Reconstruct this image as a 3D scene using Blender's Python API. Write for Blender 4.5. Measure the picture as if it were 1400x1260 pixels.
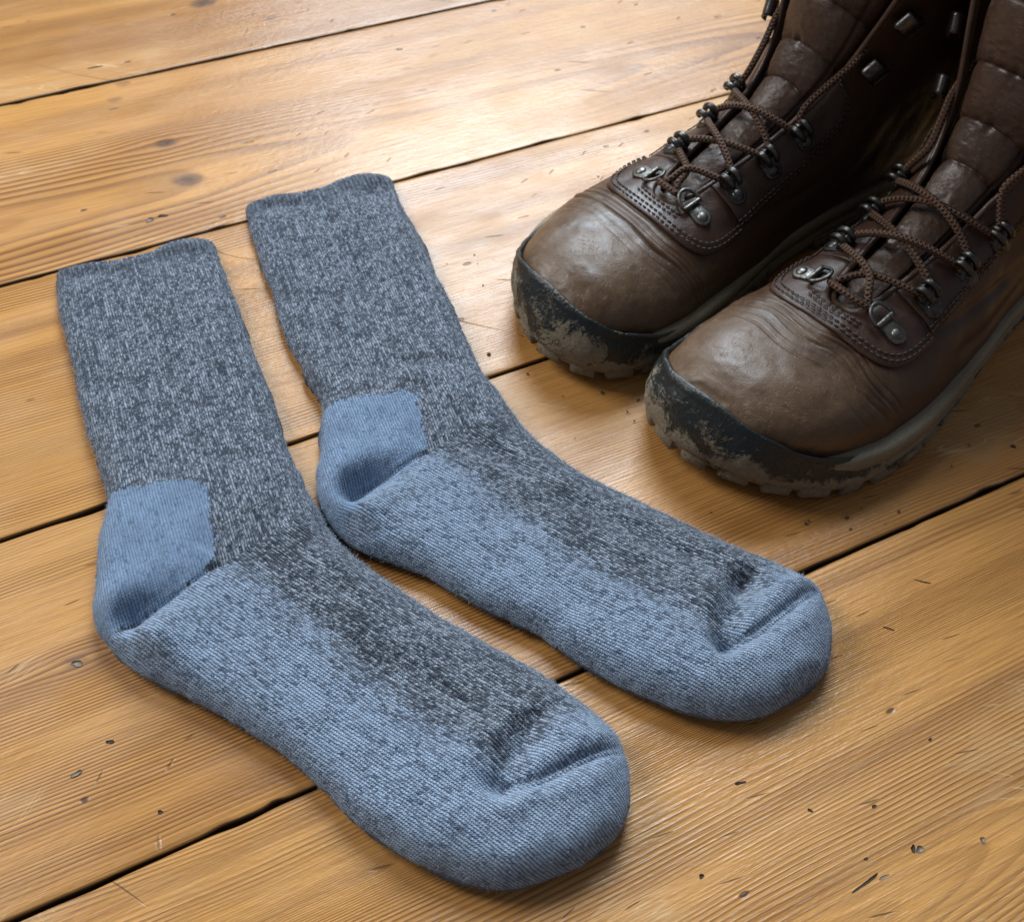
import bpy, math, random
import numpy as np

for o in list(bpy.data.objects):
    bpy.data.objects.remove(o)
random.seed(4)
rng = np.random.default_rng(11)
SC = bpy.context.scene
COL = SC.collection

# ------------------------------------------------------------------ camera
CAM_H, PITCH, ROLL = 0.466, 0.89613, 0.08214
cp, sp, cr, sr = math.cos(PITCH), math.sin(PITCH), math.cos(ROLL), math.sin(ROLL)
fw = np.array([0, cp, -sp]); up0 = np.array([0, sp, cp]); rt0 = np.array([1., 0, 0])
rt = cr * rt0 + sr * up0; up = -sr * rt0 + cr * up0
cd = bpy.data.cameras.new('camera')
cam = bpy.data.objects.new('camera', cd); COL.objects.link(cam)
from mathutils import Matrix, Vector
cam.matrix_world = Matrix(((rt[0], up[0], -fw[0], 0), (rt[1], up[1], -fw[1], 0), (rt[2], up[2], -fw[2], CAM_H), (0, 0, 0, 1)))
cd.sensor_fit = 'HORIZONTAL'; cd.sensor_width = 36; cd.lens = 36 * 1500 / 1400
cd.clip_start = 0.01; cd.clip_end = 50
cd.dof.use_dof = True; cd.dof.focus_distance = 0.50; cd.dof.aperture_fstop = 16
SC.camera = cam

# ------------------------------------------------------------------ light
wd = bpy.data.worlds.new('World'); SC.world = wd; wd.use_nodes = True
bg = wd.node_tree.nodes['Background']
bg.inputs[0].default_value = (0.80, 0.86, 1.0, 1); bg.inputs[1].default_value = 0.18


def area(name, loc, target, w, h, power, color):
    l = bpy.data.lights.new(name, 'AREA'); l.shape = 'RECTANGLE'; l.size = w; l.size_y = h
    l.energy = power; l.color = color
    o = bpy.data.objects.new(name, l); COL.objects.link(o)
    o.location = loc
    o.rotation_euler = (Vector(target) - Vector(loc)).to_track_quat('-Z', 'Y').to_euler()
    return o


area('window_light', (-0.03, 2.15, 1.70), (0.0, 0.5, 0.0), 1.1, 1.5, 90, (0.78, 0.90, 1.0))
area('side_window_light', (-2.1, 1.0, 1.75), (0.0, 0.4, 0.0), 1.0, 1.2, 54, (1.0, 0.98, 0.95))
SC.view_settings.view_transform = 'Standard'; SC.view_settings.look = 'None'
SC.view_settings.exposure = 0.0; SC.view_settings.gamma = 1.0; SC.view_settings.use_curve_mapping = False
SC.render.engine = 'CYCLES'
SC.cycles.max_bounces = 5; SC.cycles.adaptive_threshold = 0.02

# ------------------------------------------------------------------ node helper
class V:
    """socket wrapper with arithmetic"""
    def __init__(s, nt, sock): s.nt = nt; s.k = sock
    def _op(s, op, *a):
        n = s.nt.nodes.new('ShaderNodeMath'); n.operation = op
        for i, x in enumerate((s,) + a):
            if isinstance(x, V): s.nt.links.new(x.k, n.inputs[i])
            else: n.inputs[i].default_value = x
        return V(s.nt, n.outputs[0])
    def __add__(s, o): return s._op('ADD', o)
    __radd__ = __add__
    def __sub__(s, o): return s._op('SUBTRACT', o)
    def __rsub__(s, o): return (s * -1.0) + o
    def __mul__(s, o): return s._op('MULTIPLY', o)
    __rmul__ = __mul__
    def __truediv__(s, o): return s._op('DIVIDE', o)
    def pow(s, o): return s._op('POWER', o)
    def abs(s): return s._op('ABSOLUTE')
    def fract(s): return s._op('FRACT')
    def floor(s): return s._op('FLOOR')
    def sqrt(s): return s._op('SQRT')
    def exp(s): return s._op('EXPONENT')
    def sin(s): return s._op('SINE')
    def min(s, o): return s._op('MINIMUM', o)
    def max(s, o): return s._op('MAXIMUM', o)
    def clamp(s): return s.max(0.0).min(1.0)
    def step(s, a, b, lo=0.0, hi=1.0):
        n = s.nt.nodes.new('ShaderNodeMapRange'); n.interpolation_type = 'SMOOTHSTEP'
        s.nt.links.new(s.k, n.inputs[0])
        for i, x in zip((1, 2, 3, 4), (a, b, lo, hi)):
            if isinstance(x, V): s.nt.links.new(x.k, n.inputs[i])
            else: n.inputs[i].default_value = x
        return V(s.nt, n.outputs[0])


class Mat:
    def __init__(s, name):
        s.m = bpy.data.materials.new(name); s.m.use_nodes = True
        s.nt = s.m.node_tree
        s.p = s.nt.nodes['Principled BSDF']
    def sock(s, x): return V(s.nt, x)
    def objxyz(s):
        t = s.nt.nodes.new('ShaderNodeTexCoord'); sep = s.nt.nodes.new('ShaderNodeSeparateXYZ')
        s.nt.links.new(t.outputs['Object'], sep.inputs[0])
        return [V(s.nt, sep.outputs[i]) for i in range(3)]
    def uv(s, name):
        t = s.nt.nodes.new('ShaderNodeUVMap'); t.uv_map = name; sep = s.nt.nodes.new('ShaderNodeSeparateXYZ')
        s.nt.links.new(t.outputs[0], sep.inputs[0])
        return V(s.nt, sep.outputs[0]), V(s.nt, sep.outputs[1])
    def attr(s, name):
        t = s.nt.nodes.new('ShaderNodeAttribute'); t.attribute_name = name
        return V(s.nt, t.outputs['Fac'])
    def vec(s, x, y, z=0.0):
        c = s.nt.nodes.new('ShaderNodeCombineXYZ')
        for i, a in enumerate((x, y, z)):
            if isinstance(a, V): s.nt.links.new(a.k, c.inputs[i])
            else: c.inputs[i].default_value = a
        return c.outputs[0]
    def noise(s, vec, scale=1.0, detail=3.0, rough=0.5, dist=0.0, dim='2D'):
        n = s.nt.nodes.new('ShaderNodeTexNoise'); n.noise_dimensions = dim; s.nt.links.new(vec, n.inputs['Vector'])
        n.inputs['Scale'].default_value = scale; n.inputs['Detail'].default_value = detail
        n.inputs['Roughness'].default_value = rough; n.inputs['Distortion'].default_value = dist
        return V(s.nt, n.outputs[0])
    def voro(s, vec, scale=1.0, feature='F1', rnd=1.0, out=0, dim='2D'):
        n = s.nt.nodes.new('ShaderNodeTexVoronoi'); n.voronoi_dimensions = dim; n.feature = feature
        s.nt.links.new(vec, n.inputs['Vector']); n.inputs['Scale'].default_value = scale
        n.inputs['Randomness'].default_value = rnd
        return V(s.nt, n.outputs[out])
    def white(s, vec):
        n = s.nt.nodes.new('ShaderNodeTexWhiteNoise'); s.nt.links.new(vec, n.inputs[0])
        return V(s.nt, n.outputs[0])
    def rgb(s, c):
        n = s.nt.nodes.new('ShaderNodeRGB'); n.outputs[0].default_value = (*c, 1); return n.outputs[0]
    def mix(s, f, a, b, mode='MIX'):
        n = s.nt.nodes.new('ShaderNodeMix'); n.data_type = 'RGBA'; n.blend_type = mode
        if isinstance(f, V): s.nt.links.new(f.k, n.inputs[0])
        else: n.inputs[0].default_value = f
        for i, x in ((6, a), (7, b)):
            if isinstance(x, tuple): n.inputs[i].default_value = (*x, 1)
            else: s.nt.links.new(x, n.inputs[i])
        return n.outputs[2]
    def set(s, name, x):
        i = s.p.inputs[name]
        if isinstance(x, V): s.nt.links.new(x.k, i)
        elif hasattr(x, 'is_output'): s.nt.links.new(x, i)
        elif isinstance(x, tuple): i.default_value = (*x, 1)
        else: i.default_value = x
    def bump(s, h, dist, strength=1.0, normal=None):
        n = s.nt.nodes.new('ShaderNodeBump'); s.nt.links.new(h.k, n.inputs['Height'])
        n.inputs['Distance'].default_value = dist; n.inputs['Strength'].default_value = strength
        if normal is not None: s.nt.links.new(normal, n.inputs['Normal'])
        s.nt.links.new(n.outputs[0], s.p.inputs['Normal'])
        return n.outputs[0]


# ------------------------------------------------------------------ mesh helper
def empty(name, loc=(0, 0, 0), rz=0.0):
    o = bpy.data.objects.new(name, None); COL.objects.link(o); o.location = loc; o.rotation_euler = (0, 0, rz)
    o.empty_display_size = 0.02
    return o


def mesh_from(name, verts, faces):
    me = bpy.data.meshes.new(name)
    verts = np.asarray(verts, np.float32).reshape(-1, 3)
    if isinstance(faces, np.ndarray):
        sizes = np.full(len(faces), faces.shape[1]); flat = faces.ravel()
    else:
        sizes = np.array([len(f) for f in faces]); flat = np.concatenate([np.asarray(f) for f in faces])
    me.vertices.add(len(verts)); me.vertices.foreach_set('co', verts.ravel())
    me.loops.add(int(sizes.sum())); me.loops.foreach_set('vertex_index', flat.astype(np.int32))
    me.polygons.add(len(sizes)); st = np.concatenate([[0], np.cumsum(sizes)[:-1]]).astype(np.int32)
    me.polygons.foreach_set('loop_start', st)
    return me


def mk(name, verts, faces, mat, parent=None, smooth=True, uv=None, attrs=None, normals=None):
    me = mesh_from(name, verts, faces)
    me.polygons.foreach_set('use_smooth', [bool(smooth)] * len(me.polygons))
    if uv is not None:
        lay = me.uv_layers.new(name='knit')
        li = np.zeros(len(me.loops), int); me.loops.foreach_get('vertex_index', li)
        lay.data.foreach_set('uv', np.asarray(uv)[li].astype(np.float32).ravel())
    for k, v in (attrs or {}).items():
        a = me.attributes.new(k, 'FLOAT', 'POINT'); a.data.foreach_set('value', np.asarray(v, np.float32).ravel())
    me.update(calc_edges=True); me.validate()
    if normals is not None:
        me.normals_split_custom_set_from_vertices(np.asarray(normals, float).tolist())
    if mat is not None: me.materials.append(mat)
    o = bpy.data.objects.new(name, me); COL.objects.link(o)
    if parent is not None: o.parent = parent
    return o


def grid(nu, nv, wrap_v=False):
    i, j = np.meshgrid(np.arange(nu - 1), np.arange(nv if wrap_v else nv - 1), indexing='ij')
    i, j = i.ravel(), j.ravel(); j2 = (j + 1) % nv
    return np.stack([i * nv + j, (i + 1) * nv + j, (i + 1) * nv + j2, i * nv + j2], 1)


def crom(K, t):
    K = np.asarray(K, float)
    n = len(K); t = np.clip(np.asarray(t, float), 0, n - 1); i = np.minimum(t.astype(int), n - 2); f = (t - i)[..., None]
    g = lambda j: K[np.clip(j, 0, n - 1)]
    p0, p1, p2, p3 = g(i - 1), g(i), g(i + 1), g(i + 2)
    return .5 * (2 * p1 + (p2 - p0) * f + (2 * p0 - 5 * p1 + 4 * p2 - p3) * f * f + (3 * p1 - p0 - 3 * p2 + p3) * f ** 3)


def resample(K, n, dense=1200):
    """even arc-length samples of the spline through K"""
    P = crom(K, np.linspace(0, len(K) - 1, dense))
    L = np.concatenate([[0], np.cumsum(np.linalg.norm(np.diff(P, axis=0), axis=1))])
    s = np.linspace(0, L[-1], n)
    return np.stack([np.interp(s, L, P[:, k]) for k in range(P.shape[1])], -1)


def tube(path, rad, nseg=10, closed=False, up_hint=(0, 0, 1)):
    P = np.asarray(path, float); n = len(P)
    T = np.gradient(P, axis=0) if not closed else (np.roll(P, -1, 0) - np.roll(P, 1, 0))
    T /= np.linalg.norm(T, axis=1)[:, None] + 1e-12
    N = np.zeros_like(P); v = np.array(up_hint, float)
    v = v - T[0] * (v @ T[0])
    if np.linalg.norm(v) < 1e-3: v = np.array([1., 0, 0]) - T[0] * T[0][0]
    N[0] = v / np.linalg.norm(v)
    for i in range(1, n):
        v = N[i - 1] - T[i] * (N[i - 1] @ T[i]); N[i] = v / (np.linalg.norm(v) + 1e-12)
    B = np.cross(T, N)
    a = np.linspace(0, 2 * np.pi, nseg, endpoint=False)
    R = np.broadcast_to(np.asarray(rad, float), (n,))
    Vv = P[:, None, :] + R[:, None, None] * (np.cos(a)[None, :, None] * N[:, None, :] + np.sin(a)[None, :, None] * B[:, None, :])
    L = np.concatenate([[0], np.cumsum(np.linalg.norm(np.diff(P, axis=0), axis=1))])
    uv = np.stack([np.repeat(L, nseg), np.tile(a, n)], -1)
    f = [tuple(q) for q in grid(n, nseg, True)]
    if closed:
        f += [((n - 1) * nseg + j, j, (j + 1) % nseg, (n - 1) * nseg + (j + 1) % nseg) for j in range(nseg)]
    else:
        f += [tuple(range(nseg)), tuple((n - 1) * nseg + j for j in reversed(range(nseg)))]
    return Vv.reshape(-1, 3), f, uv


def vnoise(p, scale, seed=0):
    """smooth 2-D value noise, -1..1"""
    r = np.random.default_rng(seed + 4000); T = r.uniform(-1, 1, (64, 64))
    q = np.asarray(p) * scale; i = np.floor(q).astype(int); f = q - i; f = f * f * (3 - 2 * f)
    g = lambda a, b: T[(i[..., 0] + a) % 64, (i[..., 1] + b) % 64]
    return (g(0, 0) * (1 - f[..., 0]) + g(1, 0) * f[..., 0]) * (1 - f[..., 1]) + (g(0, 1) * (1 - f[..., 0]) + g(1, 1) * f[..., 0]) * f[..., 1]


def seg_dist(p, poly):
    """distance to an open polyline, position along it (0..1) and signed side"""
    poly = np.asarray(poly, float); best = None
    n = len(poly) - 1
    for i in range(n):
        a, b = poly[i], poly[i + 1]; d = b - a
        t = np.clip(((p - a) @ d) / (d @ d), 0, 1); c = a + t[..., None] * d
        r = p - c; dist = np.linalg.norm(r, axis=-1)
        sg = np.sign(d[0] * (p - a)[..., 1] - d[1] * (p - a)[..., 0])
        if best is None: best, along, side = dist, (i + t) / n, sg
        else:
            m = dist < best
            best = np.where(m, dist, best); along = np.where(m, (i + t) / n, along); side = np.where(m, sg, side)
    return best, along, side

sstep = lambda x, a, b: (lambda t: t * t * (3 - 2 * t))(np.clip((x - a) / (b - a), 0, 1))

# ------------------------------------------------------------------ floor
BA = 2.10257; BW = 0.187394; BOFF = 0.75665
bn = np.array([math.cos(BA), math.sin(BA)]); bd = np.array([math.sin(BA), -math.cos(BA)])


def wood_mat(seed, tint):
    r = random.Random(seed)
    M = Mat('pine_board'); x, y, z = M.objxyz()
    ox, oy = r.uniform(0, 50), r.uniform(0, 50)
    rc = M.attr('ring'); knot = M.attr('knot'); blot = M.attr('blotch'); wear = M.attr('wear')
    saw = rc.fract()
    late = saw.step(0.22, 0.90) * saw.step(0.90, 1.0, 1.0, 0.0) * M.attr('late')
    fib = M.noise(M.vec(x * 22.0 + ox, y * 900.0), 1.0, 2.0, 0.6)
    c = M.mix(late * blot.step(-0.7, 0.5, 0.72, 1.0), (0.56 * tint, 0.274 * tint, 0.075 * tint), (0.130 * tint, 0.042 * tint, 0.0080 * tint))
    c = M.mix(M.attr('band').step(0.0, 0.8, 0.0, 0.42), c, (0.200, 0.075, 0.017))
    c = M.mix(fib.step(0.35, 0.75, 0.0, 0.42), c, (0.19, 0.078, 0.020))
    c = M.mix(blot.step(-0.1, 0.7, 0.0, 0.45), c, (0.27, 0.108, 0.024))
    c = M.mix(blot.step(-0.9, -0.1, 0.30, 0.0), c, (0.50, 0.28, 0.095))
    c = M.mix(wear.step(0.35, 0.75, 0.0, 0.30), c, (0.50, 0.31, 0.14))
    c = M.mix(knot, c, (0.062, 0.030, 0.018))
    ws = M.attr('warp')
    vo = M.vec(x * 26.0 + ox + ws * 0.8, y * 58.0 + oy)
    vd = M.voro(vo, 1.0); vc = M.voro(vo, 1.0, out=1)
    pit = vd.step(0.035, 0.085, 1.0, 0.0) * (vc * 91.0).fract().step(0.95, 0.96)
    sv = M.vec(x * 13.0 + y * 9.0 + ws * 3.2, y * 120.0 - x * 22.0 + ws * 14.0)
    scr = M.voro(sv, 1.0).step(0.03, 0.10, 1.0, 0.0) * (M.voro(sv, 1.0, out=1) * 57.0).fract().step(0.72, 0.80)
    ln = M.noise(M.vec(x * 9.0 + y * 6.0 + oy, y * 60.0 - x * 11.0 + ws * 6.0), 1.0, 2.0, 0.6)
    scr2 = (ln - 0.5).abs().step(0.0, 0.012, 1.0, 0.0) * wear.step(0.15, 0.6)
    c = M.mix(pit * 0.85, c, (0.045, 0.020, 0.010))
    c = M.mix(scr * 0.55, c, (0.09, 0.040, 0.016))
    c = M.mix(scr2 * 0.45, c, (0.62, 0.44, 0.23))
    c = M.mix(M.attr('dirt'), c, (0.020, 0.012, 0.007))
    M.set('Base Color', c)
    M.set('Roughness', wear.step(-0.5, 0.6, 0.24, 0.40) + fib * 0.10 + scr2 * 0.15)
    M.set('Specular IOR Level', 0.5)
    orange = M.noise(M.vec(x * 150.0, y * 330.0), 1.0, 2.0, 0.6)
    h = late * 0.16 + fib * 0.45 + orange * 0.50 - (pit + scr) * 0.8
    M.bump(h, 0.00045, 0.9)
    return M.m


dark = Mat('gap_dirt'); dx, dy, dz = dark.objxyz()
dirt = dark.noise(dark.vec(dx * 300.0, dy * 300.0), 1.0, 2.0)
dark.set('Base Color', dark.mix(dirt.step(0.4, 0.7), (0.010, 0.007, 0.005), (0.045, 0.032, 0.022))); dark.set('Roughness', 0.95)

floor = mk('floor', [(-2.2, -2.2, -.024), (2.6, -2.2, -.024), (2.6, 3.0, -.024), (-2.2, 3.0, -.024)], [(0, 1, 2, 3)], dark.m, smooth=False)
floor['kind'] = 'structure'; floor['label'] = 'old varnished pine floorboards with dark gaps between them'
floor.location = (0, 0, 0)

PLANKS = {  # index: yc, depth, tilt, freq, knots, tint
    -3: (0.05, 0.05, 0.01, 330, [], 0.95),
    -2: (0.30, 0.04, 0.012, 260, [], 0.95),
    -1: (0.20, 0.03, -0.018, 270, [(0.174, 0.106, 0.012, 0.8), (0.216, 0.149, 0.006, 0.5)], 0.92),
    0: (0.13, 0.075, 0.02, 300, [(0.099, 0.132, 0.0115, 0.72), (0.097, 0.087, 0.0085, 0.75), (0.088, 0.006, 0.006, 0.6), (0.078, 0.023, 0.006, 0.4)], 1.0),
    1: (0.26, 0.03, 0.016, 290, [], 1.0),
    2: (-0.05, 0.035, -0.012, 300, [(-0.05, 0.083, 0.006, 0.45)], 0.98),
    3: (0.155, 0.030, 0.030, 330, [], 1.04),
    4: (0.02, 0.05, 0.012, 280, [], 1.0),
    5: (0.15, 0.04, 0.010, 280, [], 1.0),
}


def plank(k):
    yc, depth, tilt, freq, knots, tint = PLANKS[k]
    m = wood_mat(100 + k, tint)
    vis = -1 <= k <= 3
    x0, x1, nx = -0.5, 1.25, (701 if vis else 351)
    xs = np.linspace(x0, x1, nx)
    r = np.random.default_rng(70 + k)
    def edge(seed):
        base = 0.00035 * vnoise(np.stack([xs, 0 * xs], -1), 9, seed) + 0.0002 * vnoise(np.stack([xs, 0 * xs], -1), 60, seed + 1)
        chip = np.zeros_like(xs)
        for _ in range(20):
            c = r.uniform(x0, x1); wdt = r.uniform(.003, .012); chip += r.uniform(.0003, .0013) * np.exp(-((xs - c) / wdt) ** 2)
        return base, chip
    b0, c0 = edge(200 + 7 * k); b1, c1 = edge(300 + 7 * k)
    g = 0.0007
    e0 = g + b0 + c0; e1 = BW - g + b1 - c1
    ys = [e0 - .0001, e0, e0 + .0005, e0 + .0014, e0 + .004]
    zs = [-.022 + 0 * xs, -.0016 - c0 * .3, -.0004 + 0 * xs, -.00008 + 0 * xs, 0 * xs]
    inner = np.linspace(.010, BW - .010, 72 if vis else 36)
    for yv in inner:
        ys.append(yv + 0 * xs); zs.append(.00022 * vnoise(np.stack([xs, 0 * xs + yv], -1), 14, 500 + k))
    for d, zz in ((.004, 0 * xs), (.0014, -.00008 + 0 * xs), (.0005, -.0004 + 0 * xs), (0, -.0016 - c1 * .3), (-.0001, -.022 + 0 * xs)):
        ys.append(e1 - d); zs.append(zz)
    Vv = np.stack([np.repeat(xs[:, None], len(ys), 1), np.stack(ys, 1), np.stack(zs, 1)], -1)
    X, Y = Vv[..., 0], Vv[..., 1]
    nz = lambda sx, sy, sd: vnoise(np.stack([X * sx, Y * sy], -1), 1.0, sd + 40 * k)
    n1 = nz(2.6, 9, 1) + .4 * nz(6, 20, 2); n2 = nz(11, 50, 3) + .5 * nz(24, 110, 4)
    yy = Y + .010 * n1 + .0010 * n2
    knot = np.zeros_like(X)
    for (kx, ky, kr, st) in knots:
        d2 = ((X - kx) / (kr * 2.8)) ** 2 + ((Y - ky) / (kr * 1.4)) ** 2
        yy = yy - (Y - ky) * .62 * np.exp(-.55 * d2)
        jx = (X - kx) / kr + n2 * .25; jy = (Y - ky) / (kr * .62) + n1 * .2
        d = np.sqrt(jx ** 2 + jy ** 2)
        knot = np.maximum(knot, np.minimum(1, st * 1.25) * (1 - sstep(d, .55, 1.15)) * (.85 + .15 * np.sin(d * 9)))
    rr = np.sqrt((yy - yc) ** 2 + (depth + tilt * X) ** 2)
    w1 = vnoise(np.stack([rr * 30, 0 * rr + 7.3], -1), 1.0, 77 + k)
    ring = rr * freq * 1.9 + w1 * 5.5 + 100
    late = .15 + .85 * sstep(vnoise(np.stack([X * 3, rr * 85], -1), 1.0, 5 + k) + .5 * vnoise(np.stack([X * 1.2, Y * 14], -1), 1.0, 6 + k), -.6, .5)
    dirt = np.zeros_like(X); dirt[:, :2] = dirt[:, -2:] = .95; dirt[:, 2] = dirt[:, -3] = .55 + .4 * nz(30, 1, 15)[:, 2]; dirt[:, 3] = dirt[:, -4] = .08 + .2 * nz(40, 1, 16)[:, 3]
    band = .6 * nz(1.6, 75, 21) + .5 * nz(3.5, 160, 22)
    at = dict(band=band, dirt=np.clip(dirt, 0, 1), ring=ring, knot=knot, late=late, blotch=.6 * nz(4, 13, 8) + .3 * nz(9, 30, 9) + .2 * nz(22, 70, 10),
              wear=.6 * nz(9, 17, 11) + .4 * nz(23, 50, 12) + .25 * nz(60, 120, 14), warp=nz(7, 7, 13))
    o = mk('plank', Vv.reshape(-1, 3), grid(nx, len(ys)), m, floor, attrs=at)
    orig = bn * (BOFF - k * BW)
    # local frame: x along the board, y from its far seam towards the viewer
    o.matrix_local = Matrix(((bd[0], -bn[0], 0, orig[0]), (bd[1], -bn[1], 0, orig[1]), (0, 0, 1, [0, .0003, -.0002, .0002][k % 4]), (0, 0, 0, 1)))
    return o


planks = {k: plank(k) for k in PLANKS}

# nail holes, old putty and gouges that sit in single boards
hole_m = Mat('old_nail_hole'); hole_m.set('Base Color', (0.030, 0.019, 0.012)); hole_m.set('Roughness', 0.8)
putty_m = Mat('grey_putty'); px, py, pz = putty_m.objxyz()
putty_m.set('Base Color', putty_m.mix(putty_m.noise(putty_m.vec(px * 900.0, py * 900.0), 1.0, 3.0), (0.10, 0.075, 0.055), (0.30, 0.24, 0.19))); putty_m.set('Roughness', 0.45)


def mark(k, x, y, rx, ry, rot, mat, name, seed):
    r = np.random.default_rng(seed); n = 22; rx, ry = rx * .68, ry * .62
    a = np.linspace(0, 2 * np.pi, n, endpoint=False)
    j = 1 + .22 * np.sin(a * 2 + r.uniform(0, 6)) + .14 * np.sin(a * 3 + r.uniform(0, 6)) + r.uniform(-.1, .1, n)
    c, s = math.cos(rot), math.sin(rot)
    u = rx * np.cos(a) * j; v = ry * np.sin(a) * j
    X = x + c * u - s * v; Y = y + s * u + c * v
    top = np.stack([X, Y, 0 * X + .00028], -1); rim = np.stack([x + (X - x) * 1.05, y + (Y - y) * 1.05, 0 * X - .0003], -1)
    Vv = np.concatenate([top, rim]); f = [tuple(range(n))] + [(i, (i + 1) % n, n + (i + 1) % n, n + i) for i in range(n)]
    o = mk(name, Vv, f, mat, planks[k])
    if o.data.polygons[0].normal.z < 0: o.data.flip_normals()


MARKS = [  # board, x, y, rx, ry, rot, kind
    (0, .0745, .1615, .0042, .0018, .15, 'h'), (0, .066, .1625, .0048, .0024, -.25, 'p'),
    (-1, .076, .1655, .0065, .0013, .05, 'h'), (2, -.045, .1285, .0022, .0014, .3, 'h'), (2, -.0615, .137, .003, .0018, -.2, 'p'),
    (2, -.049, .084, .004, .0025, .4, 'p'), (2, -.034, .169, .0016, .0012, 0, 'h'), (3, .253, .138, .0032, .0022, .4, 'p'),
    (3, .2505, .1365, .0015, .0026, .4, 'h'), (3, .281, .147, .0021, .0018, 0, 'p'), (3, .223, .139, .0095, .0012, -.1, 'h'),
    (3, .2310, .1405, .0035, .0010, .1, 'p'), (3, .220, .103, .0017, .0009, .6, 'h'), (3, .247, .114, .0014, .0012, 0, 'h'),
    (3, .161, .106, .0020, .0011, 0, 'h'), (3, .199, .079, .0032, .0008, .2, 'h'), (3, .229, .131, .0013, .0011, 0, 'h'),
    (3, .345, .031, .005, .0007, .7, 'h'), (3, .311, .045, .0035, .0006, .8, 'h'), (2, .453, .169, .0024, .0017, .2, 'h'),
    (3, .291, .100, .0011, .0009, 0, 'h'), (0, .292, .039, .003, .001, .3, 'h'), (1, .20, .12, .0022, .0006, 1.2, 'h'),
]
for i, (k, x, y, rx, ry, ro, kd) in enumerate(MARKS):
    mark(k, x, y, rx, ry, ro, hole_m.m if kd == 'h' else putty_m.m, 'nail_hole' if kd == 'h' else 'putty_patch', 900 + i)

# ------------------------------------------------------------------ socks
def knit_mat():
    M = Mat('melange_wool_knit')
    u, v = M.uv('knit')                      # millimetres along / across the wales
    light0 = M.attr('light'); rib = M.attr('rib'); hd = M.attr('heel_d'); toe = M.attr('toe')
    wob = M.noise(M.vec(u * 0.13, v * 0.16), 1.0, 2.0) - 0.5
    fine = M.noise(M.vec(u * 0.75, v * 0.9), 1.0, 2.0, 0.6) - 0.5
    vv = v / 1.45 + wob * 0.6 + fine * 0.42
    a = ((vv.fract() - 0.5).abs()) * 2.0      # 0 at the wale's middle, 1 in the groove
    row = u / 1.25 + a * 0.6 + wob * 2.0 + fine * 0.5
    b = ((row.fract() - 0.5).abs()) * 2.0
    cell = M.white(M.vec(vv.floor(), (row * 0.34).floor()))
    cell2 = M.white(M.vec(vv.floor() + 31.0, row.floor()))
    light = light0 + (cell2 - 0.5) * 0.22 + (cell - 0.5) * 0.14
    heel = (hd + (cell2 - 0.5) * 2.2 + (cell - 0.5) * 1.2).step(-0.7, 0.7)
    col = M.noise(M.vec(u * 0.02, v * 0.55), 1.0, 2.0, 0.7)
    fl = M.noise(M.vec(u * 0.28, v * 1.6), 1.0, 3.0, 0.70)
    big = M.noise(M.vec(u * 0.05, v * 0.07), 1.0, 2.0)
    mixv = cell * 0.20 + cell2 * 0.30 + fl * 0.92 + big * 0.18 + col * 0.40 - 0.22
    dk = mixv.step(0.60, 1.08)                # dark melange: mostly dark yarn with pale flecks
    lt = mixv.step(0.36, 0.86)
    cd_ = M.mix(dk, (0.016, 0.023, 0.037), (0.36, 0.41, 0.48))
    cl_ = M.mix(lt, (0.036, 0.064, 0.118), (0.335, 0.445, 0.60))
    hl = M.mix(lt, (0.070, 0.122, 0.215), (0.240, 0.355, 0.525))
    c = M.mix(light.step(0.0, 0.72), cd_, cl_)
    tc_ = M.mix(lt, (0.075, 0.122, 0.205), (0.345, 0.445, 0.585))
    c = M.mix(toe, c, tc_)
    hl = M.mix(big.step(0.35, 0.7, 0.0, 0.35), hl, (0.115, 0.170, 0.255))
    c = M.mix(heel, c, hl)
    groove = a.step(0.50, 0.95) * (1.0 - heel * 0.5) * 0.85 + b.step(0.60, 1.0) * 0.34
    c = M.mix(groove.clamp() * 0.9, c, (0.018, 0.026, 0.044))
    c = M.mix(rib * (v * 2.2).sin().step(-0.9, 0.2, 0.6, 0.0), c, (0.020, 0.028, 0.045))
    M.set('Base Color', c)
    M.set('Roughness', 0.92); M.set('Specular IOR Level', 0.12)
    M.set('Sheen Weight', 0.35); M.set('Sheen Roughness', 0.5); M.set('Sheen Tint', (0.75, 0.82, 0.95))
    h = (1.0 - a * a) * 0.70 + (1.0 - b * b) * 0.34 + fl * 0.45 + cell2 * 0.22 + rib * (v * 2.2).sin() * 1.1
    M.bump(h, 0.0010, 1.0)
    return M.m


KNIT = knit_mat()
FUZZ = Mat('wool_fuzz'); FUZZ.set('Base Color', (0.36, 0.42, 0.50)); FUZZ.set('Roughness', 0.9); FUZZ.set('Specular IOR Level', 0.1)


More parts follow.
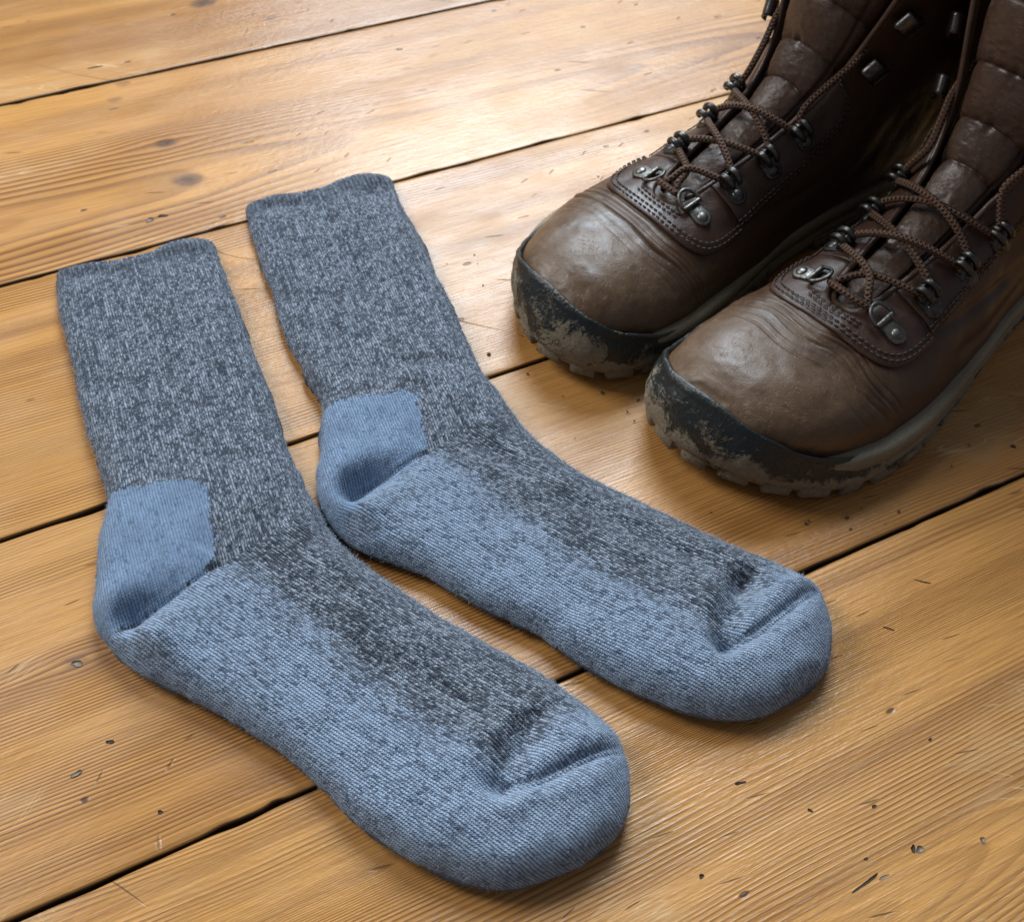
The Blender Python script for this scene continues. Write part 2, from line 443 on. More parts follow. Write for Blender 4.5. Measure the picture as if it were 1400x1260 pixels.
def sock(name, sole, inst, cuff, heel, mitre, line, toeline, toeseam, toedent, pairs, extra_dents, label, seed, noisy):
    mm = lambda a: np.array(a, float) / 1000
    sole, inst, cuff, heel, mitre, line, toeline, toeseam, toedent = map(mm, (sole, inst, cuff, heel, mitre, line, toeline, toeseam, toedent))
    NS, NT, NBt = 430, 150, 36
    kk = np.linspace(0, 1, NS)
    pairs = np.array(pairs, float)
    ia = np.interp(np.linspace(0, len(pairs) - 1, NS), np.arange(len(pairs)), pairs[:, 0])
    ib = np.interp(np.linspace(0, len(pairs) - 1, NS), np.arange(len(pairs)), pairs[:, 1])
    # smooth the pairing a little
    ker = np.ones(15) / 15
    sm = lambda q: np.convolve(np.pad(q, 7, mode='edge'), ker, 'valid')
    ia, ib = sm(ia), sm(ib); ia[0] = ib[0] = 0; ia[-1] = len(sole) - 1; ib[-1] = len(inst) - 1
    # even spacing along the middle line
    for _ in range(3):
        mid = (crom(sole, ia) + crom(inst, ib)) / 2
        L = np.concatenate([[0], np.cumsum(np.linalg.norm(np.diff(mid, axis=0), axis=1))])
        s = np.linspace(0, L[-1], NS)
        ia = np.interp(s, L, ia); ib = np.interp(s, L, ib)
    A, B = crom(sole, ia), crom(inst, ib)
    s = np.concatenate([[0], np.cumsum(np.linalg.norm(np.diff((A + B) / 2, axis=0), axis=1))]); S1 = s / s[-1]
    # outline polygon for distances
    oc = resample(cuff, 90); oa = resample(sole, 500); ob = resample(inst, 440)
    poly = np.concatenate([oc[::-1], oa[1:], ob[::-1][1:]])
    ax = oa[20] - oa[0]; ax = ax / np.linalg.norm(ax)
    # cuff bulge relative to the straight first section
    t = (oc - A[0]) @ (B[0] - A[0]) / ((B[0] - A[0]) @ (B[0] - A[0])); hgt = (oc - (A[0] + t[:, None] * (B[0] - A[0]))) @ ax
    o_ = np.argsort(t)
    uu = .5 - .5 * np.cos(np.pi * np.linspace(0, 1, NT)); uu = .75 * uu + .25 * np.linspace(0, 1, NT)
    ub = np.linspace(1, 0, NBt + 2)[1:-1]
    U = np.concatenate([uu, ub]); NL = len(U)
    P = A[:, None] + (B - A)[:, None] * U[None, :, None]
    sh = np.interp(U, t[o_], hgt[o_])
    P += ax[None, None] * sh[None, :, None] * np.exp(-(s[:, None] / .03) ** 2)[..., None] * 1.0
    # distance to the outline
    seg0 = poly; seg1 = np.roll(poly, -1, 0)
    flat = P.reshape(-1, 2)
    dist = np.full(len(flat), 9.); near = np.zeros_like(flat)
    step = 4000
    for i in range(0, len(flat), step):
        q = flat[i:i + step]
        d2 = ((q[:, None] - poly[None]) ** 2).sum(-1); j = d2.argmin(1)
        for off in (-1, 0):
            a = poly[(j + off) % len(poly)]; b = poly[(j + off + 1) % len(poly)]; d = b - a
            tt = np.clip(((q - a) * d).sum(1) / np.maximum((d * d).sum(1), 1e-12), 0, 1); c = a + tt[:, None] * d
            dd = np.linalg.norm(q - c, axis=1); m = dd < dist[i:i + step]
            dist[i:i + step][m] = dd[m]; near[i:i + step][m] = c[m]
    out = (near - flat) / (dist[:, None] + 1e-9)
    dist = dist.reshape(NS, NL); out = out.reshape(NS, NL, 2)
    Smap = np.repeat(S1[:, None], NL, 1)
    z_edge = np.interp(S1, [0, .1, .35, .5, .75, 1], [.0036, .0042, .0050, .0058, .0058, .0068])[:, None]
    T = np.interp(S1, [0, .06, .3, .42, .55, .75, .88, 1], [.0050, .0062, .0080, .0140, .0125, .0120, .0165, .0170])[:, None]
    R = np.interp(S1, [0, .06, .3, .42, .75, .9, 1], [.006, .010, .013, .017, .018, .021, .021])[:, None]
    prof = lambda x: np.sqrt(np.clip(1 - (1 - np.clip(x, 0, 1)) ** 2.3, 0, 1))
    x = dist / R
    top = z_edge + T * prof(x) + .0035 * (1 - np.exp(-dist / .022))
    bot = z_edge * (1 - prof(dist / .007)) + .0007
    # relief
    p2 = P
    inner = sstep(dist, .002, .014)
    relief = np.zeros((NS, NL))
    relief += (.0011 * vnoise(p2, 38, seed) + .0007 * vnoise(p2, 85, seed + 1) + .00035 * vnoise(p2, 210, seed + 2)) * inner
    # cuff: a dip just under the rolled edge
    cl = s[:, None] - (sh[None] * 0)
    relief -= .0042 * np.exp(-((s[:, None] - .013 - .004 * np.sin(U[None] * 5 + seed)) / .0065) ** 2) * inner * (.55 + .45 * np.sin(U[None] * 7 + 1))
    # heel pocket along the mitre, deepest at the outer end
    d, al, sd = seg_dist(p2, mitre)
    relief -= (.0115 * np.exp(-(d / .0075) ** 2) * (1 - .86 * sstep(al, .15, .9))) * sstep(dist, .001, .016)
    relief += .0035 * np.exp(-((d - .016) / .010) ** 2) * np.exp(-(al / .6) ** 2) * inner
    relief -= .0020 * np.exp(-(d / .0011) ** 2) * inner
    # toe: hollow behind the cap and the linking seam
    d, al, sd = seg_dist(p2, toedent)
    relief -= .0100 * np.exp(-(d / .0080) ** 2) * (1 - .45 * al) * inner
    d, al, sd = seg_dist(p2, toeseam)
    relief -= (.0022 * np.exp(-((d - .0012) / .0016) ** 2) - .0006 * np.exp(-(d / .0006) ** 2) + .0026 * np.exp(-(d / .007) ** 2) * (1 - al)) * sstep(dist, .0005, .006)
    relief += .0028 * np.exp(-((d - .008) / .006) ** 2) * inner
    # boundary between padded sole and instep: small step in thickness
    d, al, sd = seg_dist(p2, line)
    relief += .0009 * np.clip(-sd * d / .003, -1, 1) * np.exp(-(d / .02) ** 2) * inner
    for (cx, cy, lx, ly, ang, amp) in extra_dents:
        c_, s_ = math.cos(ang), math.sin(ang); q = p2 - np.array([cx, cy]) / 1000
        e1 = (q[..., 0] * c_ + q[..., 1] * s_) / lx; e2 = (-q[..., 0] * s_ + q[..., 1] * c_) / ly
        relief += amp * np.exp(-e1 ** 2 - e2 ** 2) * inner
    top = np.maximum(top + relief, .003)
    Z = np.concatenate([top[:, :NT], np.minimum(bot[:, NT:], top[:, NT:] - .001)], 1)
    # slight waviness of the silhouette
    wv = .0009 * vnoise(P, 75, seed + 5) + .0004 * vnoise(P, 240, seed + 6)
    P = P + out * (wv * np.exp(-(dist / .006) ** 2))[..., None]
    Vv = np.concatenate([P, Z[..., None]], -1)
    # ---- knit coordinates: two families of wales that meet on the mitre line
    m0, m1 = mitre[0], mitre[-1]; md = (m1 - m0) / np.linalg.norm(m1 - m0)
    leg_dir = ((A[int(.30 * NS)] + B[int(.30 * NS)]) - (A[5] + B[5])); leg_dir /= np.linalg.norm(leg_dir)
    foot_dir = ((A[int(.86 * NS)] + B[int(.86 * NS)]) - (A[int(.55 * NS)] + B[int(.55 * NS)])); foot_dir /= np.linalg.norm(foot_dir)
    bis = leg_dir - foot_dir; bis /= np.linalg.norm(bis)      # mitre direction that keeps the wales continuous
    if bis @ md < 0: bis = -bis
    # unroll the rim so that stitches keep their size on the sides
    xs_ = np.linspace(0, 1, 200)
    rise = prof(xs_)
    ext = np.concatenate([[0], np.cumsum(np.hypot(np.diff(xs_), .75 * np.diff(rise)) - np.diff(xs_))])
    extra = (ext[-1] - np.interp(np.clip(x, 0, 1), xs_, ext)) * R
    Q = P + out * extra[..., None]
    Q[:, NT:] = (P + out * (ext[-1] * R + 2 * dist)[..., None])[:, NT:]
    q = Q - m1
    nrm = np.array([-bis[1], bis[0]])
    if nrm @ foot_dir < 0: nrm = -nrm
    h = q @ nrm                                                # >0 on the foot side
    def coords(dr):
        pr = np.array([-dr[1], dr[0]]); al = h / (dr @ nrm); base = q - al[..., None] * dr
        return al, base @ bis * (bis @ pr)
    al1, v1 = coords(leg_dir); al2, v2 = coords(foot_dir)
    w = sstep(h, -.0012, .0012)
    ku = al1 * (1 - w) + al2 * w; kv = v1 * (1 - w) + v2 * w
    uv = np.stack([ku * 1000, kv * 1000], -1)
    # ---- yarn zones
    jit = .0012 * vnoise(P, 300, seed + 9)
    def inside(poly_):
        a = np.asarray(poly_); r = np.full(P.shape[:2], 9.)
        cc = a.mean(0)
        for i in range(len(a)):
            e = a[(i + 1) % len(a)] - a[i]; n_ = np.array([-e[1], e[0]]) / np.linalg.norm(e)
            if n_ @ (cc - a[i]) < 0: n_ = -n_
            e_ = (P - a[i]) @ n_
            hm = np.clip(.5 + .5 * (r - e_) / .008, 0, 1); r = r * (1 - hm) + e_ * hm - .008 * hm * (1 - hm)
        return r
    heel = heel + np.array([0, .002]) * 0
    heel_poly = [heel[0] + (heel[0] - heel[1]) * .6, heel[1], heel[2], heel[3] + (heel[3] - heel[2]) * .6]
    in_heel = inside(heel_poly) + .0016 * vnoise(P, 70, seed + 51) + .0009 * vnoise(P, 170, seed + 52)
    dl, al_, sl = seg_dist(P, np.concatenate([line, toeline[1:]]))
    sole_side = -sl * dl
    # only below the mitre counts as sole
    mh = (P - m1) @ nrm
    sole_f = sstep(sole_side + jit * 3.0, -.020, .016) * sstep(mh + jit, -.002, .001)
    light = .60 * sole_f
    tl0_, tl1_ = toeline[0], toeline[-1]; tn_ = np.array([-(tl1_ - tl0_)[1], (tl1_ - tl0_)[0]]); tn_ /= np.linalg.norm(tn_)
    if tn_ @ foot_dir < 0: tn_ = -tn_
    tdist = (P - tl0_) @ tn_
    toe_f = sstep(tdist + jit * 3, -.006, .014)
    light = np.maximum(light, .66 * sstep(tdist + jit * 3, -.010, .010))
    heel_f = sstep(in_heel, -.001, .001)
    rib = 1 - sstep(s[:, None] + 0 * U[None] + sh[None] * 0, .011, .015)
    light = np.clip(light + .10 * vnoise(P, 60, seed + 3) * (1 - heel_f), 0, 1)
    # ---- normals of the whole surface, then split into parts
    F = np.array(grid(NS, NL, True))
    Vf = Vv.reshape(-1, 3)
    fn = np.cross(Vf[F[:, 1]] - Vf[F[:, 0]], Vf[F[:, 3]] - Vf[F[:, 0]])
    fn += np.cross(Vf[F[:, 3]] - Vf[F[:, 2]], Vf[F[:, 1]] - Vf[F[:, 2]])
    vn = np.zeros_like(Vf)
    for j in range(4): np.add.at(vn, F[:, j], fn)
    if (vn.reshape(NS, NL, 3)[NS // 2, NT // 2, 2]) < 0: F = F[:, ::-1]; vn = -vn
    vn /= np.linalg.norm(vn, axis=1)[:, None] + 1e-15
    fi, fj = np.unravel_index(F[:, 0], (NS, NL))
    zs = dict(sm=s[fi], heel=in_heel.ravel()[F[:, 0]], sole=sole_side.ravel()[F[:, 0]], mh=mh.ravel()[F[:, 0]], sn=S1[fi])
    dts, als, sds = seg_dist(P, np.concatenate([toeseam[:1] - .02 * (toeseam[1:2] - toeseam[:1]) / np.linalg.norm(toeseam[1] - toeseam[0]), toeseam]))
    zone = np.full(len(F), 'leg', dtype=object)
    foot = zs['mh'] > 0
    zone[foot] = 'instep'; zone[foot & (zs['sole'] > 0)] = 'sole'
    zone[(zs['heel'] > 0)] = 'heel'
    tl0, tl1 = toeline[0], toeline[-1]; tn = np.array([-(tl1 - tl0)[1], (tl1 - tl0)[0]]); tn /= np.linalg.norm(tn)
    if tn @ foot_dir < 0: tn = -tn
    th = ((P - tl0) @ tn).ravel()[F[:, 0]]
    zone[th > 0] = 'toe'
    zone[(zs['sm'] < .011)] = 'cuff'
    root = empty(name, (*P[NS // 2, NT // 2], 0))
    orig = np.array([*P[NS // 2, NT // 2], 0])
    for zn in ('cuff', 'leg', 'heel', 'instep', 'sole', 'toe'):
        f = F[zone == zn]
        used = np.unique(f); remap = np.full(len(Vf), -1); remap[used] = np.arange(len(used))
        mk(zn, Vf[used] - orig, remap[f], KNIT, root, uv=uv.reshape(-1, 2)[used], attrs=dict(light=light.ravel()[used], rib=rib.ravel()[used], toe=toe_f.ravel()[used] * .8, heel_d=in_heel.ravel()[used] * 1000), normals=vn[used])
    # the back layer of the cuff shows as a second edge behind the mouth
    cc = resample(cuff, 120); tn2 = np.gradient(cc, axis=0); tn2 /= np.linalg.norm(tn2, axis=1)[:, None]
    no2 = np.stack([-tn2[:, 1], tn2[:, 0]], -1)
    if (no2[60] @ ax) > 0: no2 = -no2
    an = np.linspace(0, 2 * np.pi, 14, endpoint=False); fade = np.sin(np.pi * np.linspace(0, 1, 120)) ** .5
    wv2 = .0006 * vnoise(cc, 160, seed + 40)
    cen = cc + no2 * ((.0031 * fade - .0016 + wv2 * fade))[:, None]
    ring2 = np.stack([np.concatenate([cen + no2 * (.0026 * (.25 + .75 * fade) * math.cos(x_))[:, None], np.full((120, 1), .0029 + .0019 * math.sin(x_)) + (.0012 * fade)[:, None]], 1) for x_ in an], 1)
    uv2 = np.stack([np.repeat(np.cos(an)[None] * 2.6, 120, 0), np.repeat(np.linspace(0, 95, 120)[:, None], 14, 1)], -1).reshape(-1, 2)
    mk('cuff_back_edge', ring2.reshape(-1, 3) - orig, grid(120, 14, True), KNIT, root, uv=uv2, attrs=dict(light=np.full(1680, .12), rib=np.zeros(1680), toe=np.zeros(1680), heel_d=np.full(1680, -50.)))
    # ---- loose fibres standing off the surface
    r = np.random.default_rng(seed)
    nf = 42000
    ci = r.integers(2, NS - 2, nf); cj = r.integers(0, NT, nf)
    edge_i = r.integers(0, nf, nf // 3); cj[edge_i] = np.where(r.random(len(edge_i)) < .5, r.integers(0, 14, len(edge_i)), r.integers(NT - 14, NT, len(edge_i)))
    b0 = Vv[ci, cj] + r.normal(0, .0004, (nf, 3)) * [1, 1, .2]; n0 = vn.reshape(NS, NL, 3)[ci, cj]
    dirv = n0 * .55 + r.normal(0, .75, (nf, 3)); dirv /= np.linalg.norm(dirv, axis=1)[:, None]
    bend = r.normal(0, 1, (nf, 3)); ln = (r.uniform(.0006, .0020, nf) * np.where(r.random(nf) < .06, 1.8, 1))[:, None]
    wv_ = np.cross(dirv, r.normal(0, 1, (nf, 3))); wv_ /= np.linalg.norm(wv_, axis=1)[:, None]; wd_ = .000045
    p0 = b0; p1 = b0 + dirv * ln * .5; p2_ = p1 + (dirv * .7 + bend * .45) * ln * .5
    for q_ in (p0, p1, p2_): q_[:, 2] = np.maximum(q_[:, 2], .0012)
    vv_ = np.stack([p0 - wv_ * wd_, p0 + wv_ * wd_, p1 - wv_ * wd_, p1 + wv_ * wd_, p2_], 1).reshape(-1, 3) - orig
    k5 = np.arange(nf) * 5
    fs = np.concatenate([np.stack([k5, k5 + 1, k5 + 3], 1), np.stack([k5, k5 + 3, k5 + 2], 1), np.stack([k5 + 2, k5 + 3, k5 + 4], 1)])
    me = mesh_from('fuzz', vv_, fs); me.update(calc_edges=True); me.materials.append(FUZZ.m)
    fo = bpy.data.objects.new('fuzz', me); COL.objects.link(fo); fo.parent = root; fo['kind'] = 'stuff'
    root['label'] = label; root['category'] = 'sock'; root['group'] = 'pair of socks laid flat on the floor'
    return root


SOCK_A = dict(
    sole=[(-283.1,481.9),(-277.0,465.9),(-269.1,448.1),(-254.7,420.1),(-239.7,388.2),(-226.9,363.3),(-217.2,345.7),(-208.3,329.7),(-203.0,317.1),(-201.2,303.7),(-198.3,286.4),(-194.7,269.9),(-191.5,255.9),(-187.2,247.2),(-180.4,239.4),(-169.2,230.1),(-153.7,222.3),(-131.7,214.1),(-111.7,205.3),(-95.4,197.4),(-78.8,186.0),(-68.0,178.1),(-58.8,169.9),(-48.4,162.3),(-31.9,153.6),(-16.0,147.4),(-0.6,143.4),(14.4,143.4),(29.1,149.0),(41.0,155.0),(50.1,161.8),(58.0,170.2)],
    inst=[(-192.4,513.2),(-181.3,490.4),(-165.9,460.3),(-150.6,429.1),(-133.3,394.5),(-117.7,359.7),(-107.1,340.2),(-96.5,323.4),(-84.5,307.3),(-69.7,294.7),(-51.7,281.6),(-32.6,270.2),(-17.7,262.4),(-5.0,255.7),(8.3,248.4),(25.2,238.5),(35.7,231.0),(47.6,222.9),(55.9,214.8),(59.9,206.5),(62.1,194.8),(62.8,186.6),(61.5,178.4),(58.0,170.2)],
    cuff=[(-283.1,481.9),(-280.5,487.5),(-268.8,492.9),(-248.1,498.2),(-230.7,508.4),(-221.8,517.8),(-211.7,523.3),(-200.3,523.3),(-192.4,513.2)],
    heel=[(-199.6,319.4),(-152.4,329.4),(-134.4,280.3),(-171.1,245.5)],
    mitre=[(-172.6,244.6),(-165.8,250.6),(-151.9,262.3),(-134.1,279.1)],
    line=[(-134.4,280.3),(-115.4,268.6),(-83.7,246.0),(-56.9,224.3),(-35.3,208.6),(-15.0,197.8),(7.9,186.6)],
    toeline=[(7.9,186.6),(21.2,201.6),(41.5,221.4)],
    toeseam=[(8.4,180.2),(23.6,184.7),(42.0,195.1),(58.4,204.2)],
    toedent=[(3.6,182.0),(16.5,200.5)],
)
SOCK_B = dict(
    sole=[(-183.3,552.8),(-178.3,540.3),(-172.7,527.5),(-164.0,505.2),(-152.6,482.1),(-144.6,462.2),(-134.8,440.3),(-125.8,426.1),(-118.7,412.1),(-110.3,399.8),(-106.4,391.0),(-105.0,376.4),(-102.3,358.8),(-100.2,341.9),(-97.4,330.3),(-91.6,318.3),(-80.9,307.7),(-68.8,300.5),(-49.8,294.5),(-30.8,287.0),(-11.9,276.3),(6.4,268.2),(20.7,262.0),(31.5,254.4),(42.0,247.6),(59.2,238.6),(76.0,232.0),(92.7,227.3),(109.3,226.3),(123.0,229.6),(133.6,235.3),(144.6,243.7),(153.0,251.6)],
    inst=[(-92.2,590.4),(-80.6,563.8),(-66.7,538.0),(-55.3,509.1),(-42.2,481.2),(-32.3,454.5),(-23.7,434.8),(-14.5,418.7),(-4.4,403.3),(6.8,386.9),(17.2,377.1),(32.7,363.6),(52.8,352.4),(64.8,346.9),(83.8,337.0),(104.2,326.6),(122.4,318.0),(138.5,310.8),(149.1,305.2),(155.7,299.0),(158.6,289.2),(160.4,276.2),(158.4,263.0),(153.0,251.6)],
    cuff=[(-183.3,552.8),(-183.0,562.5),(-168.8,572.3),(-151.9,576.7),(-138.7,583.5),(-127.8,594.3),(-116.2,601.4),(-103.7,603.4),(-96.9,600.0),(-92.2,590.4)],
    heel=[(-104.0,387.4),(-54.7,398.8),(-43.8,358.6),(-71.4,322.5)],
    mitre=[(-80.0,329.9),(-70.1,338.9),(-57.9,346.4),(-43.7,357.7)],
    line=[(-43.7,357.7),(-21.4,340.7),(2.4,320.9),(32.5,301.0),(61.2,282.7),(85.4,269.7),(104.0,259.7)],
    toeline=[(104.0,259.7),(115.6,280.6),(133.2,301.0)],
    toeseam=[(105.5,256.7),(119.6,263.1),(134.6,276.3),(150.2,291.3)],
    toedent=[(104.0,259.7),(115.3,290.8)],
)
PAIRS_A = [(0, 0), (3, 2), (5, 4), (7, 5.6), (9, 6.2), (11, 6.8), (13, 7.3), (15, 8.2), (16.5, 9.3), (18, 11), (20, 13), (22.5, 15), (24.5, 16.5), (26.5, 18), (28.5, 19.8), (30, 21.3), (31, 23)]
PAIRS_B = [(0, 0), (4, 2.6), (7, 5), (9, 6.4), (11, 7.2), (13, 8), (15, 8.8), (16.5, 9.6), (18.5, 11), (20.5, 12.6), (22.5, 14), (24.5, 15.2), (26.5, 16.6), (28.5, 18.4), (30, 20), (31, 21.2), (32, 23)]
sock('sock', pairs=PAIRS_A, extra_dents=[(-150, 238, .012, .02, .6, .003), (-60, 238, .034, .006, -.62, -.0026), (-20, 222, .024, .005, -.5, -.0028), (-98, 268, .024, .008, -.75, -.0038), (-80, 285, .02, .006, -.7, .0018), (18, 212, .016, .0055, .6, -.0042), (2, 205, .012, .006, .7, .0020), (-215, 440, .045, .010, -1.0, -.0022), (-185, 385, .035, .008, -1.1, -.0020), (-165, 420, .03, .007, -1.0, .0014), (-150, 345, .03, .006, .15, -.0018), (-40, 175, .03, .006, -.5, -.0014), (10, 160, .02, .006, .3, -.0014)],
     label='blue grey knitted sock nearer the viewer, farther from the boots', seed=3, noisy=1, **SOCK_A)
sock('sock', pairs=PAIRS_B, extra_dents=[(-88, 318, .010, .018, .6, .003), (60, 322, .036, .006, -.5, -.0026), (95, 306, .02, .005, -.35, -.0024), (-8, 362, .026, .007, -.55, -.0030), (20, 350, .02, .006, -.6, .0016), (118, 294, .011, .005, .8, -.0048), (100, 282, .012, .006, .9, .0018), (-110, 510, .05, .009, -1.05, -.0024), (-95, 470, .03, .007, -1.2, -.0020), (-130, 545, .02, .006, .3, -.0016), (-50, 425, .03, .006, .2, -.0020), (-65, 410, .025, .006, .1, .0014), (40, 275, .03, .006, -.5, -.0015)],
     label='blue grey knitted sock lying between the other sock and the boots', seed=17, noisy=1, **SOCK_B)

# ------------------------------------------------------------------ boots
KEYS = np.array([  # ridge x,z | base x,z | medial, lateral half width | 0 foot .. 1 shaft
    (.0045, .029, .0040, .026, -.022, .000, 0),
    (.010, .041, .009, .025, -.035, .018, 0),
    (.022, .051, .022, .025, -.044, .034, 0),
    (.042, .058, .043, .025, -.049, .048, 0),
    (.070, .060, .073, .025, -.051, .058, 0),
    (.099, .064, .105, .025, -.048, .061, 0),
    (.127, .0725, .140, .025, -.044, .060, 0),
    (.153, .085, .178, .025, -.039, .056, .05),
    (.176, .100, .218, .025, -.038, .052, .2),
    (.190, .120, .262, .025, -.041, .052, .4),
    (.195, .144, .318, .030, -.045, .054, .6),
    (.197, .171, .341, .060, -.049, .056, .85),
    (.198, .200, .344, .105, -.052, .058, 1),
    (.199, .231, .345, .158, -.053, .060, 1),
    (.200, .262, .345, .215, -.054, .062, 1)])
NB = 64
_b = np.cos(np.linspace(0, np.pi / 2, NB))


def section(t, side):
    k = crom(KEYS, t)
    Tx, Tz, Bx, Bz, ym, yl, sh = [k[..., i][..., None] for i in range(7)]
    c = (ym + yl) / 2; w = (yl - ym) / 2
    u = np.clip((np.asarray(t, float)[..., None] - 4) / 3, 0, 1)
    ex, em = 2.3 - .6 * u, 2.1 - .35 * u
    foot = np.clip(1 - _b ** ex, 0, 1) ** (1 / em)
    ee = np.where(_b < .5, 4.0, 2.4)
    sft = np.clip(1 - np.abs(2 * _b - 1) ** ee, 0, 1) ** (1 / ee)
    y = c * (1 - _b) + c * .4 * _b + side * w * (foot * (1 - sh) + sft * sh)
    return np.stack([Bx + (Tx - Bx) * _b + 0 * y, y, Bz + (Tz - Bz) * _b + 0 * y], -1)


def surf0(t, q):
    t, q = np.broadcast_arrays(np.asarray(t, float), np.asarray(q, float))
    shp = t.shape; t = t.ravel(); q = q.ravel()
    P = section(t, np.where(q < 0, -1., 1.)[:, None])
    d = np.linalg.norm(np.diff(P, axis=1), axis=2); L = np.concatenate([np.zeros((len(t), 1)), np.cumsum(d, 1)], 1)
    a = np.minimum(np.abs(q), L[:, -1] - 1e-9)
    idx = np.clip((L <= a[:, None]).sum(1) - 1, 0, NB - 2); r = np.arange(len(t))
    f = ((a - L[r, idx]) / np.maximum(L[r, idx + 1] - L[r, idx], 1e-12))[:, None]
    return (P[r, idx] * (1 - f) + P[r, idx + 1] * f).reshape(shp + (3,))


def surf(t, q, h=0.0):
    """point on the boot's leather skin lifted by h along its normal"""
    t, q, h = np.broadcast_arrays(np.asarray(t, float), np.asarray(q, float), np.asarray(h, float))
    P = surf0(t, q); e = 1e-3
    dt = surf0(np.minimum(t + .02, 14), q) - surf0(np.maximum(t - .02, 0), q)
    sg = np.where(q < 0, -1., 1.)
    dq = (surf0(t, sg * (np.abs(q) + e)) - surf0(t, sg * np.maximum(np.abs(q) - e, 0))) * sg[..., None]
    flatq = np.abs(q) < e
    dq = np.where(flatq[..., None], np.array([0, 1., 0]), dq)
    n = np.cross(dt, dq); n /= np.linalg.norm(n, axis=-1)[..., None] + 1e-15
    return P + n * h[..., None], n, dt / (np.linalg.norm(dt, axis=-1)[..., None] + 1e-15), dq / (np.linalg.norm(dq, axis=-1)[..., None] + 1e-15)


def seclen(t, side):
    t = np.atleast_1d(np.asarray(t, float)); P = section(t, float(side) * np.ones((len(t), 1)))
    return np.linalg.norm(np.diff(P, axis=1), axis=2).sum(1)


def spring(P):
    P = np.array(P, float); u = np.clip(1 - P[..., 0] / .075, 0, 1); P[..., 2] += .010 * u * u
    return P


TT = 5.0
gap = lambda t: np.where(t < TT, 0, .0115 * np.sqrt(np.clip((t - TT) / .5, 0, 1)) + .0034 * np.clip(t - 5.5, 0, 9) + .0034 * np.clip(t - 8.2, 0, 9))

OUT_L = np.array([(0, -.012), (.0035, .006), (.012, .024), (.025, .040), (.045, .056), (.07, .0655), (.10, .069), (.13, .067), (.17, .061), (.21, .055), (.26, .049), (.318, .041), (.339, .022), (.347, .003)])
OUT_M = np.array([(0, -.012), (.004, -.030), (.012, -.041), (.025, -.049), (.045, -.055), (.07, -.057), (.10, -.054), (.13, -.048), (.17, -.041), (.21, -.039), (.26, -.039), (.318, -.034), (.339, -.017), (.347, .003)])
OUTLINE = resample(np.concatenate([OUT_M[::-1], OUT_L[1:]]), 260)     # heel, medial side, toe, lateral side, heel


def out_normals(O):
    T = np.gradient(O, axis=0); n = np.stack([-T[:, 1], T[:, 0]], -1)
    n /= np.linalg.norm(n, axis=1)[:, None]
    if (n * (O - O.mean(0))).sum() < 0: n = -n
    return n


# ---- materials
def leather_mat(name, base, worn, wearmix, rough=(0.34, 0.52), crack=0.5, off=0.0):
    M = Mat(name); x, y, z = M.objxyz(); w = M.attr('worn')
    x = x + off
    p = M.vec(x, y, z)
    n1 = M.noise(p, 30.0, 5.0, 0.65, 0.6, '3D'); n2 = M.noise(p, 190.0, 3.0, 0.65, 0.0, '3D')
    n3 = M.noise(p, 950.0, 2.0, 0.5, 0.0, '3D')
    f = (w * 1.15 + n1 * 1.5 - 1.05 + (n2 - 0.5) * 0.9).clamp()
    c = M.mix(f * wearmix, base, worn)
    c = M.mix(n2.step(0.56, 0.74, 0.0, 0.55), c, tuple(v * 0.5 for v in base))
    # scratches: thin wandering lines in two directions, only on the worn areas
    s1 = (M.noise(M.vec(x * 260.0 + y * 180.0, y * 60.0 - x * 90.0, z * 150.0), 1.0, 2.0, 0.6, 0.0, '3D') - 0.5).abs().step(0.0, 0.022, 1.0, 0.0)
    s2 = (M.noise(M.vec(y * 420.0 - x * 160.0, x * 70.0 + y * 60.0, z * 240.0), 1.0, 1.0, 0.5, 0.0, '3D') - 0.5).abs().step(0.0, 0.016, 1.0, 0.0)
    msk = n1.step(0.47, 0.60)
    scr = (s1 * msk + s2 * (1.0 - msk) * n2.step(0.48, 0.60)) * w
    c = M.mix(scr * 0.55, c, tuple(min(1, v * 1.7) for v in worn))
    c = M.mix(n3.step(0.62, 0.75, 0.0, 0.4), c, tuple(v * 0.45 for v in base))
    M.set('Base Color', c)
    M.set('Roughness', n1.step(0.3, 0.7, rough[0], rough[1]) + scr * 0.15)
    M.set('Specular IOR Level', 0.45)
    M.bump(n2 * 0.60 + n3 * 0.30 - scr * 0.40, 0.0007, crack)
    return M.m


LINING = Mat('black_lining'); LINING.set('Base Color', (0.008, 0.007, 0.006)); LINING.set('Roughness', 0.9)


def mud_mat(name, base, mudlev, rough):
    M = Mat(name); x, y, z = M.objxyz(); p = M.vec(x, y, z)
    n1 = M.noise(p, 48.0, 5.0, 0.62, 0.6, '3D'); n2 = M.noise(p, 420.0, 3.0, 0.6, 0.0, '3D')
    m = (n1 + M.attr('mud') * 0.30 + (n2 - 0.5) * 0.26).step(mudlev - 0.03, mudlev + 0.09)
    film = M.noise(p, 20.0, 3.0, 0.5, 0.0, '3D').step(0.35, 0.75, 0.05, 0.30)
    c = M.mix(film, base, (0.050, 0.045, 0.034))
    mudc = M.mix(n2, (0.110, 0.088, 0.058), (0.290, 0.240, 0.165))
    c = M.mix(m * 0.92, c, mudc)
    M.set('Base Color', c); M.set('Roughness', m * 0.4 + rough); M.set('Specular IOR Level', 0.4)
    M.bump(m * 1.3 + n2 * 0.55 + n1 * 0.2, 0.0014, 0.9)
    return M.m


RUBBER = mud_mat('muddy_black_rubber', (0.0100, 0.0135, 0.0135), 0.545, 0.38)
OUTSOLE = mud_mat('muddy_outsole_rubber', (0.010, 0.011, 0.010), 0.66, 0.55)
MIDSOLE = mud_mat('dusty_midsole_foam', (0.225, 0.190, 0.128), 0.80, 0.6)


